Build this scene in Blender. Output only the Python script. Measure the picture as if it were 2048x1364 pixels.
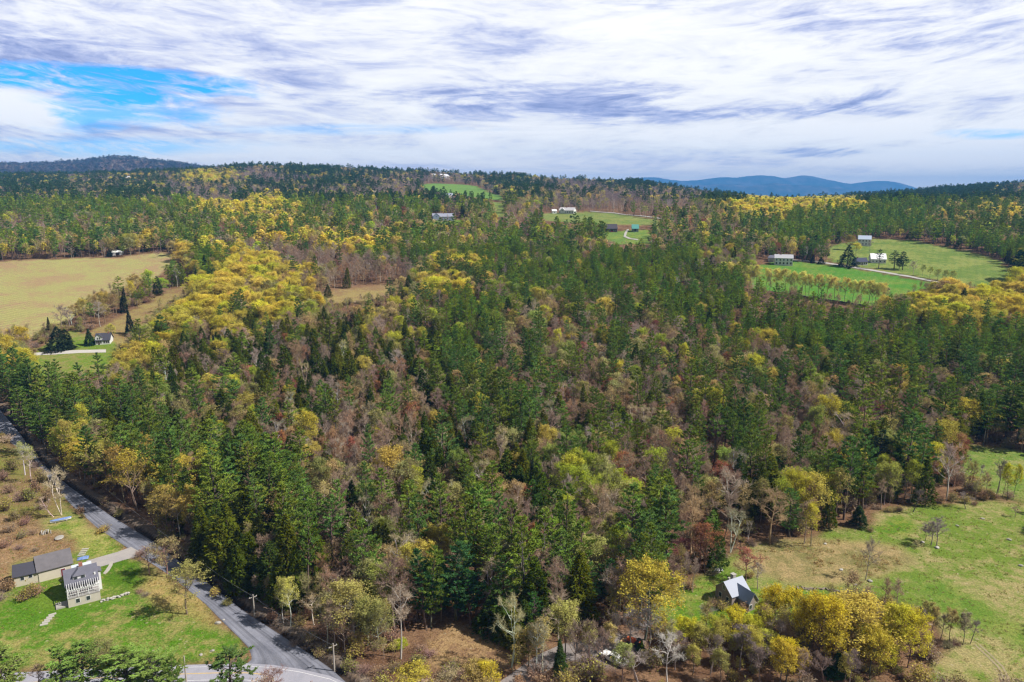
import bpy, math, random
import numpy as np
R = math.radians
sc = bpy.context.scene
for o in list(bpy.data.objects): bpy.data.objects.remove(o)

# ------------------------------------------------------------------ camera
F = 1462.0; PITCH = R(11.3); CAMZ = 92.0
CP, SP = math.cos(PITCH), math.sin(PITCH)
cd = bpy.data.cameras.new('camera'); cam = bpy.data.objects.new('camera', cd); sc.collection.objects.link(cam)
cd.sensor_width = 36.0; cd.lens = 36.0 * F / 2048.0; cd.clip_start = 1.0; cd.clip_end = 60000.0
cam.location = (0, 0, CAMZ); cam.rotation_euler = (math.pi / 2 - PITCH, 0, 0)
sc.camera = cam
sc.cycles.max_bounces = 4; sc.cycles.diffuse_bounces = 2; sc.cycles.glossy_bounces = 1
sc.cycles.transmission_bounces = 2; sc.cycles.transparent_max_bounces = 4; sc.cycles.volume_bounces = 0
sc.cycles.use_adaptive_sampling = True; sc.cycles.adaptive_threshold = 0.02
sc.cycles.use_denoising = True; sc.cycles.denoiser = 'OPENIMAGEDENOISE'; sc.cycles.denoising_input_passes = 'RGB_ALBEDO_NORMAL'; sc.cycles.denoising_prefilter = 'ACCURATE'
sc.cycles.pixel_filter_type = 'BLACKMAN_HARRIS'; sc.cycles.filter_width = 1.3
sc.cycles.sample_clamp_indirect = 4.0
sc.cycles.caustics_reflective = False; sc.cycles.caustics_refractive = False

def slope(py):                       # ray slope z / forward for a picture row
    v = (py - 682.0) / F
    return (-SP - v * CP) / (CP - v * SP)
def ray(px, py):
    u = (px - 1024.0) / F; v = (py - 682.0) / F
    d = np.array([u, CP - v * SP, -SP - v * CP]); return d
def sky_te(px, py):
    d = ray(px, py); return d[0] / d[1], d[2] / d[1]
def project(X, Y, Z):
    zz = Z - CAMZ
    dep = Y * CP - zz * SP; up = Y * SP + zz * CP
    return 1024 + F * X / dep, 682 - F * up / dep, dep

# ------------------------------------------------------------------ sun and sky
SUN_AZ, SUN_EL = R(101), R(46)        # azimuth clockwise from +Y
sd = bpy.data.lights.new('sun', 'SUN'); so = bpy.data.objects.new('sun', sd); sc.collection.objects.link(so)
sd.energy = 5.0; sd.angle = R(0.55); sd.color = (1.0, 0.95, 0.86)
so.rotation_euler = (math.pi / 2 - SUN_EL, 0, -SUN_AZ + math.pi)
so.rotation_euler = (R(90) - SUN_EL, 0, math.pi - SUN_AZ); so.location = (300, 0, 400)

class NT:
    def __init__(s, tree): s.n = tree.nodes; s.l = tree.links; s.n.clear()
    def new(s, t, **k):
        x = s.n.new(t)
        for a, b in k.items(): setattr(x, a, b)
        return x
    def link(s, a, b): s.l.new(a, b)
    def m(s, op, a, b=None, c=None, clamp=False):
        x = s.n.new('ShaderNodeMath'); x.operation = op; x.use_clamp = clamp
        for i, v in enumerate((a, b, c)):
            if v is None: continue
            if isinstance(v, (int, float)): x.inputs[i].default_value = v
            else: s.l.new(v, x.inputs[i])
        return x.outputs[0]
    def mix(s, f, a, b):
        x = s.n.new('ShaderNodeMix'); x.data_type = 'RGBA'; x.clamp_factor = True
        for i, v in ((0, f), (6, a), (7, b)):
            if isinstance(v, (int, float)): x.inputs[i].default_value = v
            elif isinstance(v, tuple): x.inputs[i].default_value = (*v[:3], 1)
            else: s.l.new(v, x.inputs[i])
        return x.outputs[2]
    def mul(s, a, b, f=1.0):
        x = s.n.new('ShaderNodeMix'); x.data_type = 'RGBA'; x.blend_type = 'MULTIPLY'; x.inputs[0].default_value = f
        for i, v in ((6, a), (7, b)):
            if isinstance(v, tuple): x.inputs[i].default_value = (*v[:3], 1)
            else: s.l.new(v, x.inputs[i])
        return x.outputs[2]
    def ramp(s, f, stops, interp='LINEAR'):
        x = s.n.new('ShaderNodeValToRGB'); e = x.color_ramp.elements; x.color_ramp.interpolation = interp
        while len(e) < len(stops): e.new(0.5)
        for q, (p, c) in zip(e, stops):
            q.position = p; q.color = (*c[:3], 1) if isinstance(c, tuple) else (c, c, c, 1)
        s.l.new(f, x.inputs[0]); return x.outputs[0]
    def noise(s, vec, scale, detail=4, rough=0.55, dist=0.0, dim='3D'):
        x = s.n.new('ShaderNodeTexNoise'); x.noise_dimensions = dim
        x.inputs['Scale'].default_value = scale; x.inputs['Detail'].default_value = detail
        x.inputs['Roughness'].default_value = rough; x.inputs['Distortion'].default_value = dist
        if vec is not None: s.l.new(vec, x.inputs['Vector'])
        return x.outputs[0]

w = bpy.data.worlds.new('World'); sc.world = w; w.use_nodes = True
N = NT(w.node_tree)
sky = N.new('ShaderNodeTexSky'); sky.sky_type = 'NISHITA'; sky.sun_disc = False
sky.sun_elevation = SUN_EL; sky.sun_rotation = SUN_AZ; sky.air_density = 1.0; sky.dust_density = 0.4; sky.ozone_density = 2.0
tc = N.new('ShaderNodeTexCoord'); sep = N.new('ShaderNodeSeparateXYZ'); N.link(tc.outputs['Generated'], sep.inputs[0])
dx, dy, dz = sep.outputs
ady = N.m('MAXIMUM', N.m('ABSOLUTE', dy), 0.15)
T = N.m('DIVIDE', dx, ady); E = N.m('DIVIDE', dz, ady)
zz = N.m('ADD', N.m('MAXIMUM', dz, 0.0), 0.10)
cx = N.m('DIVIDE', dx, zz); cy = N.m('DIVIDE', dy, zz)
cmb = N.new('ShaderNodeCombineXYZ')                       # cloud sheet, streaks running across and slightly up to the right
N.link(N.m('ADD', N.m('MULTIPLY', cx, 0.55), N.m('MULTIPLY', cy, 0.10)), cmb.inputs[0])
N.link(N.m('ADD', N.m('MULTIPLY', cy, 1.25), N.m('MULTIPLY', cx, -0.10)), cmb.inputs[1])
P = cmb.outputs[0]
n1 = N.noise(P, 0.55, 9, 0.60, 0.8)
n2 = N.noise(P, 2.1, 8, 0.62, 1.2)
cmb2 = N.new('ShaderNodeCombineXYZ'); S_ = N.m('SUBTRACT', E, N.m('MULTIPLY', N.m('MULTIPLY', T, T), 0.16)); N.link(N.m('MULTIPLY', T, 3.4), cmb2.inputs[0]); N.link(N.m('MULTIPLY', S_, 19.0), cmb2.inputs[1])
n3a = N.noise(cmb2.outputs[0], 1.5, 10, 0.66, 0.9)
n3b = N.noise(cmb2.outputs[0], 4.2, 8, 0.66, 0.8)
n3 = N.m('ADD', N.m('MULTIPLY', n3a, 0.70), N.m('MULTIPLY', n3b, 0.30))
te = N.new('ShaderNodeCombineXYZ'); N.link(T, te.inputs[0]); N.link(N.m('MULTIPLY', E, 4.0), te.inputs[1])
wn = N.noise(te.outputs[0], 5.0, 8, 0.6, 0.4)
wn2 = N.noise(te.outputs[0], 17.0, 5, 0.6, 0.6)
warp = N.m('ADD', N.m('MULTIPLY', N.m('SUBTRACT', wn, 0.5), 2.6), N.m('MULTIPLY', N.m('SUBTRACT', wn2, 0.5), 1.8))
def blob(px, py, rx, ry, rot=0.0, soft=0.6, wamp=1.0):   # soft patch of sky in a given direction
    t0, e0 = sky_te(px, py); a = rx / F; b = ry / F
    u = N.m('SUBTRACT', T, t0); v = N.m('SUBTRACT', E, e0); c, s_ = math.cos(rot), math.sin(rot)
    p = N.m('ADD', N.m('MULTIPLY', u, c / a), N.m('MULTIPLY', v, s_ / a))
    q = N.m('ADD', N.m('MULTIPLY', u, -s_ / b), N.m('MULTIPLY', v, c / b))
    r = N.m('SQRT', N.m('ADD', N.m('MULTIPLY', p, p), N.m('MULTIPLY', q, q)))
    r = N.m('ADD', r, N.m('MULTIPLY', warp, wamp))
    return N.m('DIVIDE', N.m('SUBTRACT', 1.0 + soft * 0.5, r), soft, clamp=True)
def mx(*a):
    x = a[0]
    for b in a[1:]: x = N.m('MAXIMUM', x, b)
    return x
base = N.m('ADD', N.m('ADD', N.m('MULTIPLY', n1, 0.30), N.m('MULTIPLY', n2, 0.22)), N.m('MULTIPLY', N.m('ADD', N.m('MULTIPLY', N.m('SUBTRACT', n3, 0.5), 1.9), 0.53), 0.50))
modu = N.m('MULTIPLY', N.m('SUBTRACT', N.m('SUBTRACT', 1.0, n3), 0.30), 3.2, clamp=True)
dark = mx(N.m('MULTIPLY', blob(1180, 205, 300, 34, -0.05, 1.0, 1.0), 0.20),
          N.m('MULTIPLY', blob(1560, 215, 300, 26, 0.06, 1.0, 1.0), 0.18),
          N.m('MULTIPLY', blob(1750, 60, 190, 38, 0.0, 1.1, 0.8), 0.15),
          N.m('MULTIPLY', blob(1990, 40, 100, 60, 0.3, 1.1, 0.8), 0.10),
          N.m('MULTIPLY', blob(150, 130, 420, 46, -0.12, 1.1, 0.8), 0.09),
          N.m('MULTIPLY', blob(1290, 5, 130, 22, 0, 1.0, 0.8), 0.10),
          N.m('MULTIPLY', blob(1650, 304, 70, 9, 0.0, 0.8, 0.5), 0.22),
          N.m('MULTIPLY', blob(1980, 240, 90, 14, 0.2, 1.0, 0.6), 0.10),
          N.m('MULTIPLY', blob(1960, 335, 120, 8, 0.0, 0.9, 0.4), 0.14),
          N.m('MULTIPLY', blob(1400, 340, 620, 16, 0.0, 1.0, 0.35), 0.05))
lite = mx(N.m('MULTIPLY', blob(1560, 130, 360, 50, 0.0, 1.3, 0.8), 0.10),
          N.m('MULTIPLY', blob(1380, 40, 190, 50, 0.0, 1.3, 0.8), 0.10),
          N.m('MULTIPLY', blob(60, 222, 95, 34, -0.25, 0.5, 0.4), 0.20),
          N.m('MULTIPLY', blob(560, 305, 360, 14, 0.0, 1.2, 0.4), 0.14),
          N.m('MULTIPLY', blob(1450, 268, 620, 26, 0.0, 1.2, 0.4), 0.12),
          N.m('MULTIPLY', blob(1850, 310, 240, 22, 0.0, 1.0, 0.4), 0.12))
val = N.m('ADD', N.m('SUBTRACT', base, N.m('MULTIPLY', dark, modu)), N.m('ADD', lite, N.m('MULTIPLY', N.m('ADD', T, 0.2), 0.06)))
ccol = N.ramp(val, [(0.24, (0.20, 0.26, 0.50)), (0.35, (0.36, 0.41, 0.68)), (0.435, (0.56, 0.60, 0.82)), (0.495, (0.76, 0.78, 0.90)), (0.56, (0.93, 0.93, 0.95)), (0.66, (1.04, 1.03, 1.02))])
# horizon band coloured overbright and warm to offset the blue tint of the haze
hz = N.m('SUBTRACT', 1.0, N.m('DIVIDE', E, 0.055), clamp=True)
ccol = N.mix(N.m('MULTIPLY', hz, 0.85), ccol, (1.62, 1.36, 1.10))
gap = mx(blob(190, 158, 300, 24, -0.05, 0.5, 0.55), blob(250, 190, 120, 30, 0.0, 0.8, 0.6), N.m('MULTIPLY', blob(210, 228, 170, 30, 0.0, 1.0, 0.8), 0.75),
         N.m('MULTIPLY', blob(190, 292, 260, 16, 0.0, 1.0, 0.5), 0.55), N.m('MULTIPLY', blob(1990, 268, 90, 8, 0.0, 0.9, 0.4), 0.55),
         N.m('MULTIPLY', blob(700, 258, 200, 8, 0.0, 1.0, 0.6), 0.35))
cum = N.m('MAXIMUM', blob(40, 222, 80, 26, -0.35, 0.5, 0.75), blob(10, 246, 60, 16, -0.1, 0.6, 0.8))
gap = N.m('MULTIPLY', gap, N.m('SUBTRACT', 1.0, cum)); gap = N.m('MULTIPLY', gap, N.m('SUBTRACT', 1.0, N.m('MULTIPLY', N.m('SUBTRACT', n3b, 0.47, clamp=True), 4.5), clamp=True))   # thin wisps cross the gap
up = N.m('DIVIDE', N.m('SUBTRACT', dz, 0.27), 0.25, clamp=True)     # sky colour greyed overhead, out of view, to cut the ambient light
ccol = N.mix(up, ccol, (0.22, 0.23, 0.25)); back = N.m('DIVIDE', N.m('SUBTRACT', 0.45, dy), 0.5, clamp=True); ccol = N.mix(back, ccol, (0.26, 0.27, 0.29))   # sky dimmed beside and behind the camera to hold down fill light
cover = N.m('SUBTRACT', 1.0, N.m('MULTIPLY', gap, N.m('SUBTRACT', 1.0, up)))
bsky = N.new('ShaderNodeBackground'); bsky.inputs[1].default_value = 0.11
N.link(N.mul(sky.outputs[0], (0.10, 0.74, 1.5)), bsky.inputs[0])
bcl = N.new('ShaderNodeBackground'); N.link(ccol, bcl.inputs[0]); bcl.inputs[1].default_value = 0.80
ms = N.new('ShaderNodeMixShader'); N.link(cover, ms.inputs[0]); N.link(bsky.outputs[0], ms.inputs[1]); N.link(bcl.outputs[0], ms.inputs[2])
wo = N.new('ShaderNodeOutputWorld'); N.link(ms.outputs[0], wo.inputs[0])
vs = sc.view_settings; vs.view_transform = 'Standard'; vs.look = 'None'; vs.exposure = 0.50; vs.gamma = 1.0; vs.use_curve_mapping = False

# ------------------------------------------------------------------ terrain
def hash2(i, j, s):
    h = (i.astype(np.int64) * 374761393 + j.astype(np.int64) * 668265263 + s * 974634777) & 0xFFFFFFFF
    h = ((h ^ (h >> 13)) * 1274126177) & 0xFFFFFFFF
    return ((h ^ (h >> 16)) & 0xFFFFFF) / float(0xFFFFFF)
def vnoise(x, y, s=0):
    x = np.asarray(x, float); y = np.asarray(y, float)
    i = np.floor(x); j = np.floor(y); a = x - i; b = y - j
    a = a * a * (3 - 2 * a); b = b * b * (3 - 2 * b)
    i = i.astype(np.int64); j = j.astype(np.int64)
    return (hash2(i, j, s) * (1 - a) + hash2(i + 1, j, s) * a) * (1 - b) + (hash2(i, j + 1, s) * (1 - a) + hash2(i + 1, j + 1, s) * a) * b
def fbm(x, y, s=0, n=4):
    r = 0; a = 0.5; q = 0
    for k in range(n): r = r + a * vnoise(x * 2 ** k + 17 * k, y * 2 ** k - 9 * k, s + k); q += a; a *= 0.5
    return r / q
NC = 9
TY = [0, 120, 250, 300, 350, 400, 450, 500, 560, 620, 700, 850, 1000]
TZ = [0, 0, 0, 3, 7, 11.5, 16.5, 22, 28, 34, 42, 58, 71]
FAR = {1200: [405, 405, 402, 398, 400, 409, 426, 426, 412], 1600: [380, 378, 372, 372, 382, 390, 414, 410, 388],
       2000: [366, 358, 342, 350, 364, 375, 408, 400, 374], 2600: [362, 358, 348, 358, 368, 384, 412, 406, 380],
       3400: [356, 352, 352, 372, 378, 396, 414, 412, 390], 4500: [328, 326, 348, 378, 384, 398, 414, 412, 396],
       6000: [345, 345, 358, 384, 388, 400, 414, 412, 400], 13000: [390, 390, 390, 392, 394, 400, 408, 408, 400],
       20000: [392, 392, 392, 394, 396, 402, 410, 410, 402], 40000: [394] * 9}
rows = [(y, [z] * NC) for y, z in zip(TY, TZ)] + [(y, [CAMZ + y * slope(p) for p in v]) for y, v in FAR.items()]
YR = np.array([r[0] for r in rows], float); ZR = np.array([r[1] for r in rows], float)
TC = (np.linspace(0, 2048, NC) - 1024) / (F * 1.02)
GY = np.concatenate([np.linspace(0, 1000, 101)[:-1], np.geomspace(1000, 40000, 140)])
GT = np.linspace(-1.2, 1.2, 161)
tmp = np.array([np.interp(GY, YR, ZR[:, c]) for c in range(NC)]).T
GZ = np.array([np.interp(GT, TC, tmp[i]) for i in range(len(GY))])
def gsm(a, n, ax):
    k = np.exp(-np.linspace(-2, 2, 2 * n + 1) ** 2); k /= k.sum()
    pad = [(0, 0), (0, 0)]; pad[ax] = (n, n); b = np.pad(a, pad, 'edge')
    return np.apply_along_axis(lambda r: np.convolve(r, k, 'valid'), ax, b)
GZ = gsm(gsm(GZ, 2, 0), 5, 1)
HIDDEN_BASE = {}
def ground(X, Y):
    X = np.asarray(X, float); Y = np.asarray(Y, float)
    Yc = np.clip(Y, 1.0, 39999.0); t = np.clip(X / np.maximum(Yc, 60), -1.19, 1.19)
    fi = np.interp(Yc, GY, np.arange(len(GY))); ft = (t - GT[0]) / (GT[1] - GT[0])
    i = np.clip(fi.astype(int), 0, len(GY) - 2); j = np.clip(ft.astype(int), 0, len(GT) - 2); a = fi - i; b = ft - j
    z = (GZ[i, j] * (1 - a) + GZ[i + 1, j] * a) * (1 - b) + (GZ[i, j + 1] * (1 - a) + GZ[i + 1, j + 1] * a) * b
    amp = np.interp(Yc, [0, 300, 700, 1500, 3000], [0.35, 0.8, 2.5, 7, 14])
    sc_ = 60.0
    z = z + amp * (fbm(X / sc_, Y / sc_, 5, 2) - 0.5) * 0.9 + np.interp(Yc, [900, 1800, 4000], [0, 8, 16]) * (fbm(X / 330.0, Y / 330.0, 9, 2) - 0.5)
    # far wooded hill on the left skyline
    tt = X / Yc
    z = z + 30 * np.exp(-((tt + 0.525) / 0.042) ** 2) * np.exp(-((Yc - 4500) / 700.0) ** 2) + 18 * np.exp(-((tt + 0.46) / 0.06) ** 2) * np.exp(-((Yc - 4500) / 700.0) ** 2)
    return z
YS = np.concatenate([np.arange(70, 900, 1.5), np.geomspace(900, 12000, 900)])
def at(px, py):
    """picture direction -> the point where it first meets the ground"""
    d = ray(px, py); X = YS * d[0] / d[1]; Z = CAMZ + YS * d[2] / d[1]
    g = ground(X, YS); k = np.nonzero(Z <= g)[0]
    if len(k) == 0: k = len(YS) - 1
    else: k = k[0]
    if k == 0: return X[0], YS[0], float(g[0])
    d0 = Z[k - 1] - g[k - 1]; d1 = Z[k] - g[k]; f = d0 / (d0 - d1 + 1e-9) if d0 > d1 else 1.0
    y = YS[k - 1] + (YS[k] - YS[k - 1]) * min(max(f, 0), 1); x = y * d[0] / d[1]
    return float(x), float(y), float(ground(x, y))
def worldpoly(pts, step=30):
    out = []
    for (a, b), (c, d) in zip(pts, pts[1:] + pts[:1]):
        n = max(1, int(math.hypot(c - a, d - b) / step))
        for k in range(n):
            f = k / n; out.append(at(a + (c - a) * f, b + (d - b) * f)[:2])
    return np.array(out)
def inpoly(x, y, poly):
    poly = np.asarray(poly, float); inside = np.zeros(np.shape(x), bool)
    x0, y0 = poly.min(0); x1, y1 = poly.max(0)
    m = (x >= x0) & (x <= x1) & (y >= y0) & (y <= y1)
    if not m.any(): return inside
    xs, ys = x[m], y[m]; c = np.zeros(xs.shape, bool); n = len(poly)
    for k in range(n):
        xa, ya = poly[k]; xb, yb = poly[k - 1]
        if ya == yb: continue
        q = ((ya > ys) != (yb > ys)) & (xs < (xb - xa) * (ys - ya) / (yb - ya) + xa)
        c ^= q
    inside[m] = c; return inside

# ------------------------------------------------------------------ helpers for objects
def tag(o, label=None, cat=None, group=None, kind=None):
    if label: o['label'] = label
    if cat: o['category'] = cat
    if group: o['group'] = group
    if kind: o['kind'] = kind
    return o
def link(o, parent=None):
    sc.collection.objects.link(o)
    if parent is not None: o.parent = parent
    return o
def empty(name, loc, rz=0.0):
    o = bpy.data.objects.new(name, None); o.empty_display_size = 0.5; link(o); o.location = loc; o.rotation_euler = (0, 0, rz); return o
def mesh_from(name, V, Fc, mats=(), attrs=None, midx=None, smooth=False):
    """V (n,3), Fc (m,3 or 4) arrays"""
    me = bpy.data.meshes.new(name); V = np.asarray(V, np.float32); Fc = np.asarray(Fc, np.int32)
    k = Fc.shape[1]; m = len(Fc)
    me.vertices.add(len(V)); me.vertices.foreach_set('co', V.ravel())
    me.loops.add(m * k); me.loops.foreach_set('vertex_index', Fc.ravel())
    me.polygons.add(m); me.polygons.foreach_set('loop_start', np.arange(0, m * k, k, dtype=np.int32))
    me.polygons.foreach_set('loop_total', np.full(m, k, np.int32)) if False else None
    if midx is not None: me.polygons.foreach_set('material_index', np.asarray(midx, np.int32))
    if smooth: me.polygons.foreach_set('use_smooth', np.ones(m, bool))
    for mt in mats: me.materials.append(mt)
    for nm, (dom, arr) in (attrs or {}).items():
        arr = np.asarray(arr, np.float32)
        if arr.ndim == 1: at_ = me.attributes.new(nm, 'FLOAT', dom); at_.data.foreach_set('value', arr)
        else: at_ = me.attributes.new(nm, 'FLOAT_COLOR', dom); at_.data.foreach_set('color', np.hstack([arr, np.ones((len(arr), 1), np.float32)]).ravel())
    me.update(calc_edges=True); me.validate(); return me

# ------------------------------------------------------------------ ground zones (outlines on the land)
ROAD_L = [(-60, 815), (0, 868), (66, 917), (141, 1008), (193, 1054), (257, 1097), (342, 1152), (411, 1208), (449, 1247), (478, 1275), (498, 1296), (505, 1318), (494, 1327)]
ROAD_R = [(-60, 775), (0, 820), (40, 868), (81, 925), (141, 975), (222, 1032), (308, 1084), (411, 1163), (487, 1222), (560, 1269), (620, 1308), (665, 1340), (700, 1372)]
PAVED_T = [(-60, 1352), (40, 1345), (200, 1337), (370, 1330), (440, 1328), (494, 1327), (545, 1330), (600, 1338), (660, 1352), (705, 1372)]
PAVED_B = [(-60, 1400), (40, 1388), (200, 1374), (370, 1365), (440, 1363), (494, 1364), (545, 1370), (600, 1382), (660, 1398), (705, 1418)]
Z = {}
Z['yard'] = [(-80, 800), (0, 870), (60, 925), (138, 1012), (190, 1056), (255, 1100), (340, 1154), (409, 1210), (447, 1249), (490, 1295), (490, 1325), (380, 1330), (200, 1336), (-80, 1345)]
Z['yardlitter'] = [(-80, 1030), (60, 1030), (110, 1065), (150, 1075), (155, 1105), (90, 1110), (20, 1130), (20, 1170), (-80, 1230)]
Z['yardbrush'] = [(-80, 800), (0, 870), (60, 930), (120, 1000), (125, 1030), (60, 1045), (-80, 1040)]
Z['lawn1'] = [(104, 1052), (150, 1040), (200, 1066), (245, 1095), (235, 1112), (200, 1108), (168, 1106), (150, 1085), (141, 1068)]
Z['lawn2'] = [(200, 1128), (272, 1110), (292, 1130), (296, 1160), (270, 1178), (208, 1188)]
Z['lawn3'] = [(-80, 1215), (60, 1200), (130, 1212), (200, 1205), (265, 1188), (330, 1222), (400, 1240), (470, 1285), (492, 1302), (486, 1325), (380, 1330), (200, 1336), (-80, 1345)]
Z['lawn4'] = [(110, 1165), (128, 1170), (132, 1215), (60, 1215), (25, 1195), (60, 1180)]
Z['strawyard'] = [(265, 1180), (300, 1140), (345, 1160), (409, 1212), (440, 1245), (420, 1252), (360, 1240), (300, 1220)]
Z['clearing'] = [(852, 1262), (900, 1246), (950, 1255), (1000, 1285), (1036, 1310), (1010, 1338), (930, 1345), (860, 1335)]
Z['meadow'] = [(1300, 1212), (1345, 1180), (1400, 1152), (1430, 1128), (1500, 1095), (1560, 1085), (1625, 1078), (1660, 1058), (1735, 1052), (1745, 1020), (1800, 1012), (1865, 1012), (1925, 1000), (1985, 1000), (2060, 1008), (2160, 1015), (2160, 1380), (1840, 1380), (1890, 1300), (1880, 1240), (1820, 1215), (1700, 1190), (1600, 1190), (1530, 1215), (1500, 1255), (1400, 1262), (1310, 1265)]
Z['upmeadow'] = [(1915, 920), (1930, 888), (1985, 892), (2060, 905), (2160, 915), (2160, 1005), (2060, 1008), (1985, 985), (1940, 965), (1915, 940)]
Z['strawfield'] = [(1448, 1130), (1520, 1100), (1630, 1078), (1700, 1082), (1790, 1088), (1830, 1120), (1770, 1140), (1705, 1170), (1600, 1172), (1530, 1150)]
Z['cottagelawn'] = [(1300, 1212), (1345, 1182), (1405, 1152), (1440, 1142), (1530, 1178), (1640, 1185), (1690, 1215), (1500, 1260), (1310, 1262)]
Z['lushpatch'] = [(1745, 1050), (1800, 1038), (1835, 1042), (1830, 1068), (1760, 1072)]
Z['lushpatch2'] = [(1820, 1150), (1900, 1170), (2000, 1230), (2160, 1290), (2160, 1330), (1980, 1270), (1880, 1210)]
Z['litterbank'] = [(1195, 1200), (1290, 1190), (1380, 1160), (1420, 1130), (1440, 1150), (1340, 1190), (1300, 1215), (1290, 1270), (1200, 1260)]
Z['parking'] = [(1130, 1300), (1180, 1275), (1262, 1268), (1290, 1292), (1262, 1318), (1215, 1330), (1150, 1330)]
Z['bigfield'] = [(-160, 522), (0, 523), (60, 520), (150, 517), (240, 515), (300, 508), (340, 505), (362, 510), (352, 525), (322, 548), (255, 575), (200, 600), (130, 645), (95, 665), (60, 676), (0, 672), (-160, 672)]
Z['stripfield'] = [(128, 696), (190, 660), (240, 630), (290, 608), (340, 580), (400, 567), (404, 583), (330, 615), (292, 650), (262, 690), (226, 704), (160, 708)]
Z['caplot'] = [(48, 740), (74, 700), (90, 686), (140, 660), (235, 688), (240, 715), (215, 745), (140, 765), (60, 765)]
Z['midmeadow'] = [(628, 592), (680, 578), (760, 570), (820, 572), (815, 584), (745, 598), (735, 606), (650, 606), (622, 600)]
Z['farmlawn'] = [(1505, 552), (1512, 532), (1560, 520), (1640, 527), (1720, 539), (1800, 553), (1872, 567), (1855, 584), (1790, 596), (1742, 612), (1700, 606), (1600, 592), (1500, 580)]
Z['brownstrip'] = [(1490, 584), (1600, 596), (1700, 612), (1740, 620), (1700, 628), (1600, 612), (1500, 606)]
Z['hillfield'] = [(1655, 515), (1655, 500), (1668, 488), (1750, 478), (1765, 477), (1830, 482), (1950, 505), (2000, 520), (2034, 552), (2034, 562), (1960, 575), (1890, 562), (1800, 549), (1700, 531), (1655, 521)]
Z['midfield'] = [(1082, 428), (1110, 424), (1180, 424), (1230, 427), (1322, 441), (1322, 450), (1230, 450), (1120, 444), (1085, 440)]
Z['barnfield'] = [(1206, 466), (1215, 462), (1300, 459), (1306, 480), (1300, 490), (1240, 488), (1212, 482)]
Z['ridgefield'] = [(834, 372), (860, 367), (900, 368), (955, 372), (1005, 392), (1006, 402), (960, 396), (890, 388), (850, 380)]
Z['lowfield'] = [(985, 405), (1010, 404), (1010, 434), (990, 434)]
Z['houselot'] = [(852, 440), (900, 438), (935, 440), (930, 449), (860, 450)]
VIS = ('clearing', 'meadow', 'upmeadow', 'bigfield', 'stripfield', 'caplot', 'midmeadow', 'farmlawn', 'hillfield', 'midfield', 'barnfield', 'ridgefield', 'lowfield', 'houselot', 'parking', 'brownstrip')
ZW = {k: worldpoly(v) for k, v in Z.items()}
RW = worldpoly(ROAD_L + ROAD_R[::-1]); PW = worldpoly(PAVED_T + PAVED_B[::-1])
DRIVE = [(243, 1100), (262, 1096), (285, 1108), (250, 1119), (204, 1131), (184, 1130), (172, 1119), (200, 1112)]
DRIVE2 = [(985, 1372), (1040, 1336), (1085, 1308), (1128, 1290), (1150, 1300), (1120, 1320), (1080, 1345), (1062, 1372)]
DRIVE3 = [(68, 706), (110, 702), (175, 700), (212, 700), (210, 705), (150, 709), (70, 712)]
DW, DW2, DW3 = worldpoly(DRIVE), worldpoly(DRIVE2), worldpoly(DRIVE3)
def mid_line(A, B, n=80):
    """resampled world centreline and half width from two picture edges"""
    def rs(P):
        Pw = np.array([at(*p) for p in P]); d = np.r_[0, np.cumsum(np.hypot(*np.diff(Pw[:, :2], axis=0).T))]
        s = np.linspace(0, d[-1], n); return np.stack([np.interp(s, d, Pw[:, k]) for k in range(2)], 1)
    return rs(A), rs(B)
RLw, RRw = mid_line(ROAD_L, ROAD_R)
def dist_line(x, y, L):
    best = np.full(np.shape(x), 1e9)
    for k in range(len(L) - 1):
        a, b = L[k], L[k + 1]; ab = b - a; q = np.clip(((x - a[0]) * ab[0] + (y - a[1]) * ab[1]) / (ab @ ab + 1e-9), 0, 1)
        best = np.minimum(best, np.hypot(x - a[0] - q * ab[0], y - a[1] - q * ab[1]))
    return best
DITCH = RRw + 0.0
_dd = np.gradient(RRw, axis=0); _nn = np.stack([-_dd[:, 1], _dd[:, 0]], 1); _nn /= np.hypot(*_nn.T)[:, None]
if ((RRw + _nn)[40] - RLw[40]) @ _nn[40] < 0: _nn = -_nn
if np.hypot(*((RRw + _nn)[40] - RLw[40])) < np.hypot(*(RRw[40] - RLw[40])): _nn = -_nn
DITCH = RRw + _nn * 0.9
_ground0 = ground
# ------------------------------------------------------------------ materials
MATS = {}
def mat(name, col, rough=0.8, spec=0.3, var=0.0, vscale=3.0, metal=0.0, emit=None, bump=0.0, dark=None):
    if name in MATS: return MATS[name]
    m = bpy.data.materials.new(name); m.use_nodes = True; n = NT(m.node_tree)
    b = n.new('ShaderNodeBsdfPrincipled'); o = n.new('ShaderNodeOutputMaterial'); n.link(b.outputs[0], o.inputs[0])
    b.inputs['Roughness'].default_value = rough; b.inputs['Specular IOR Level'].default_value = spec; b.inputs['Metallic'].default_value = metal
    tc = n.new('ShaderNodeTexCoord'); ns = n.noise(tc.outputs['Object'], vscale, 5, 0.6)
    d = dark or tuple(c * 0.55 for c in col)
    if var > 0:
        f = n.m('MULTIPLY', n.m('SUBTRACT', n.m('MULTIPLY', ns, 2.2), 0.6, clamp=True), var)
        n.link(n.mix(f, tuple(col), d), b.inputs['Base Color'])
    else: b.inputs['Base Color'].default_value = (*col, 1)
    if bump:
        bp = n.new('ShaderNodeBump'); bp.inputs['Strength'].default_value = bump; n.link(ns, bp.inputs['Height']); n.link(bp.outputs[0], b.inputs['Normal'])
    MATS[name] = m; return m
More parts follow.
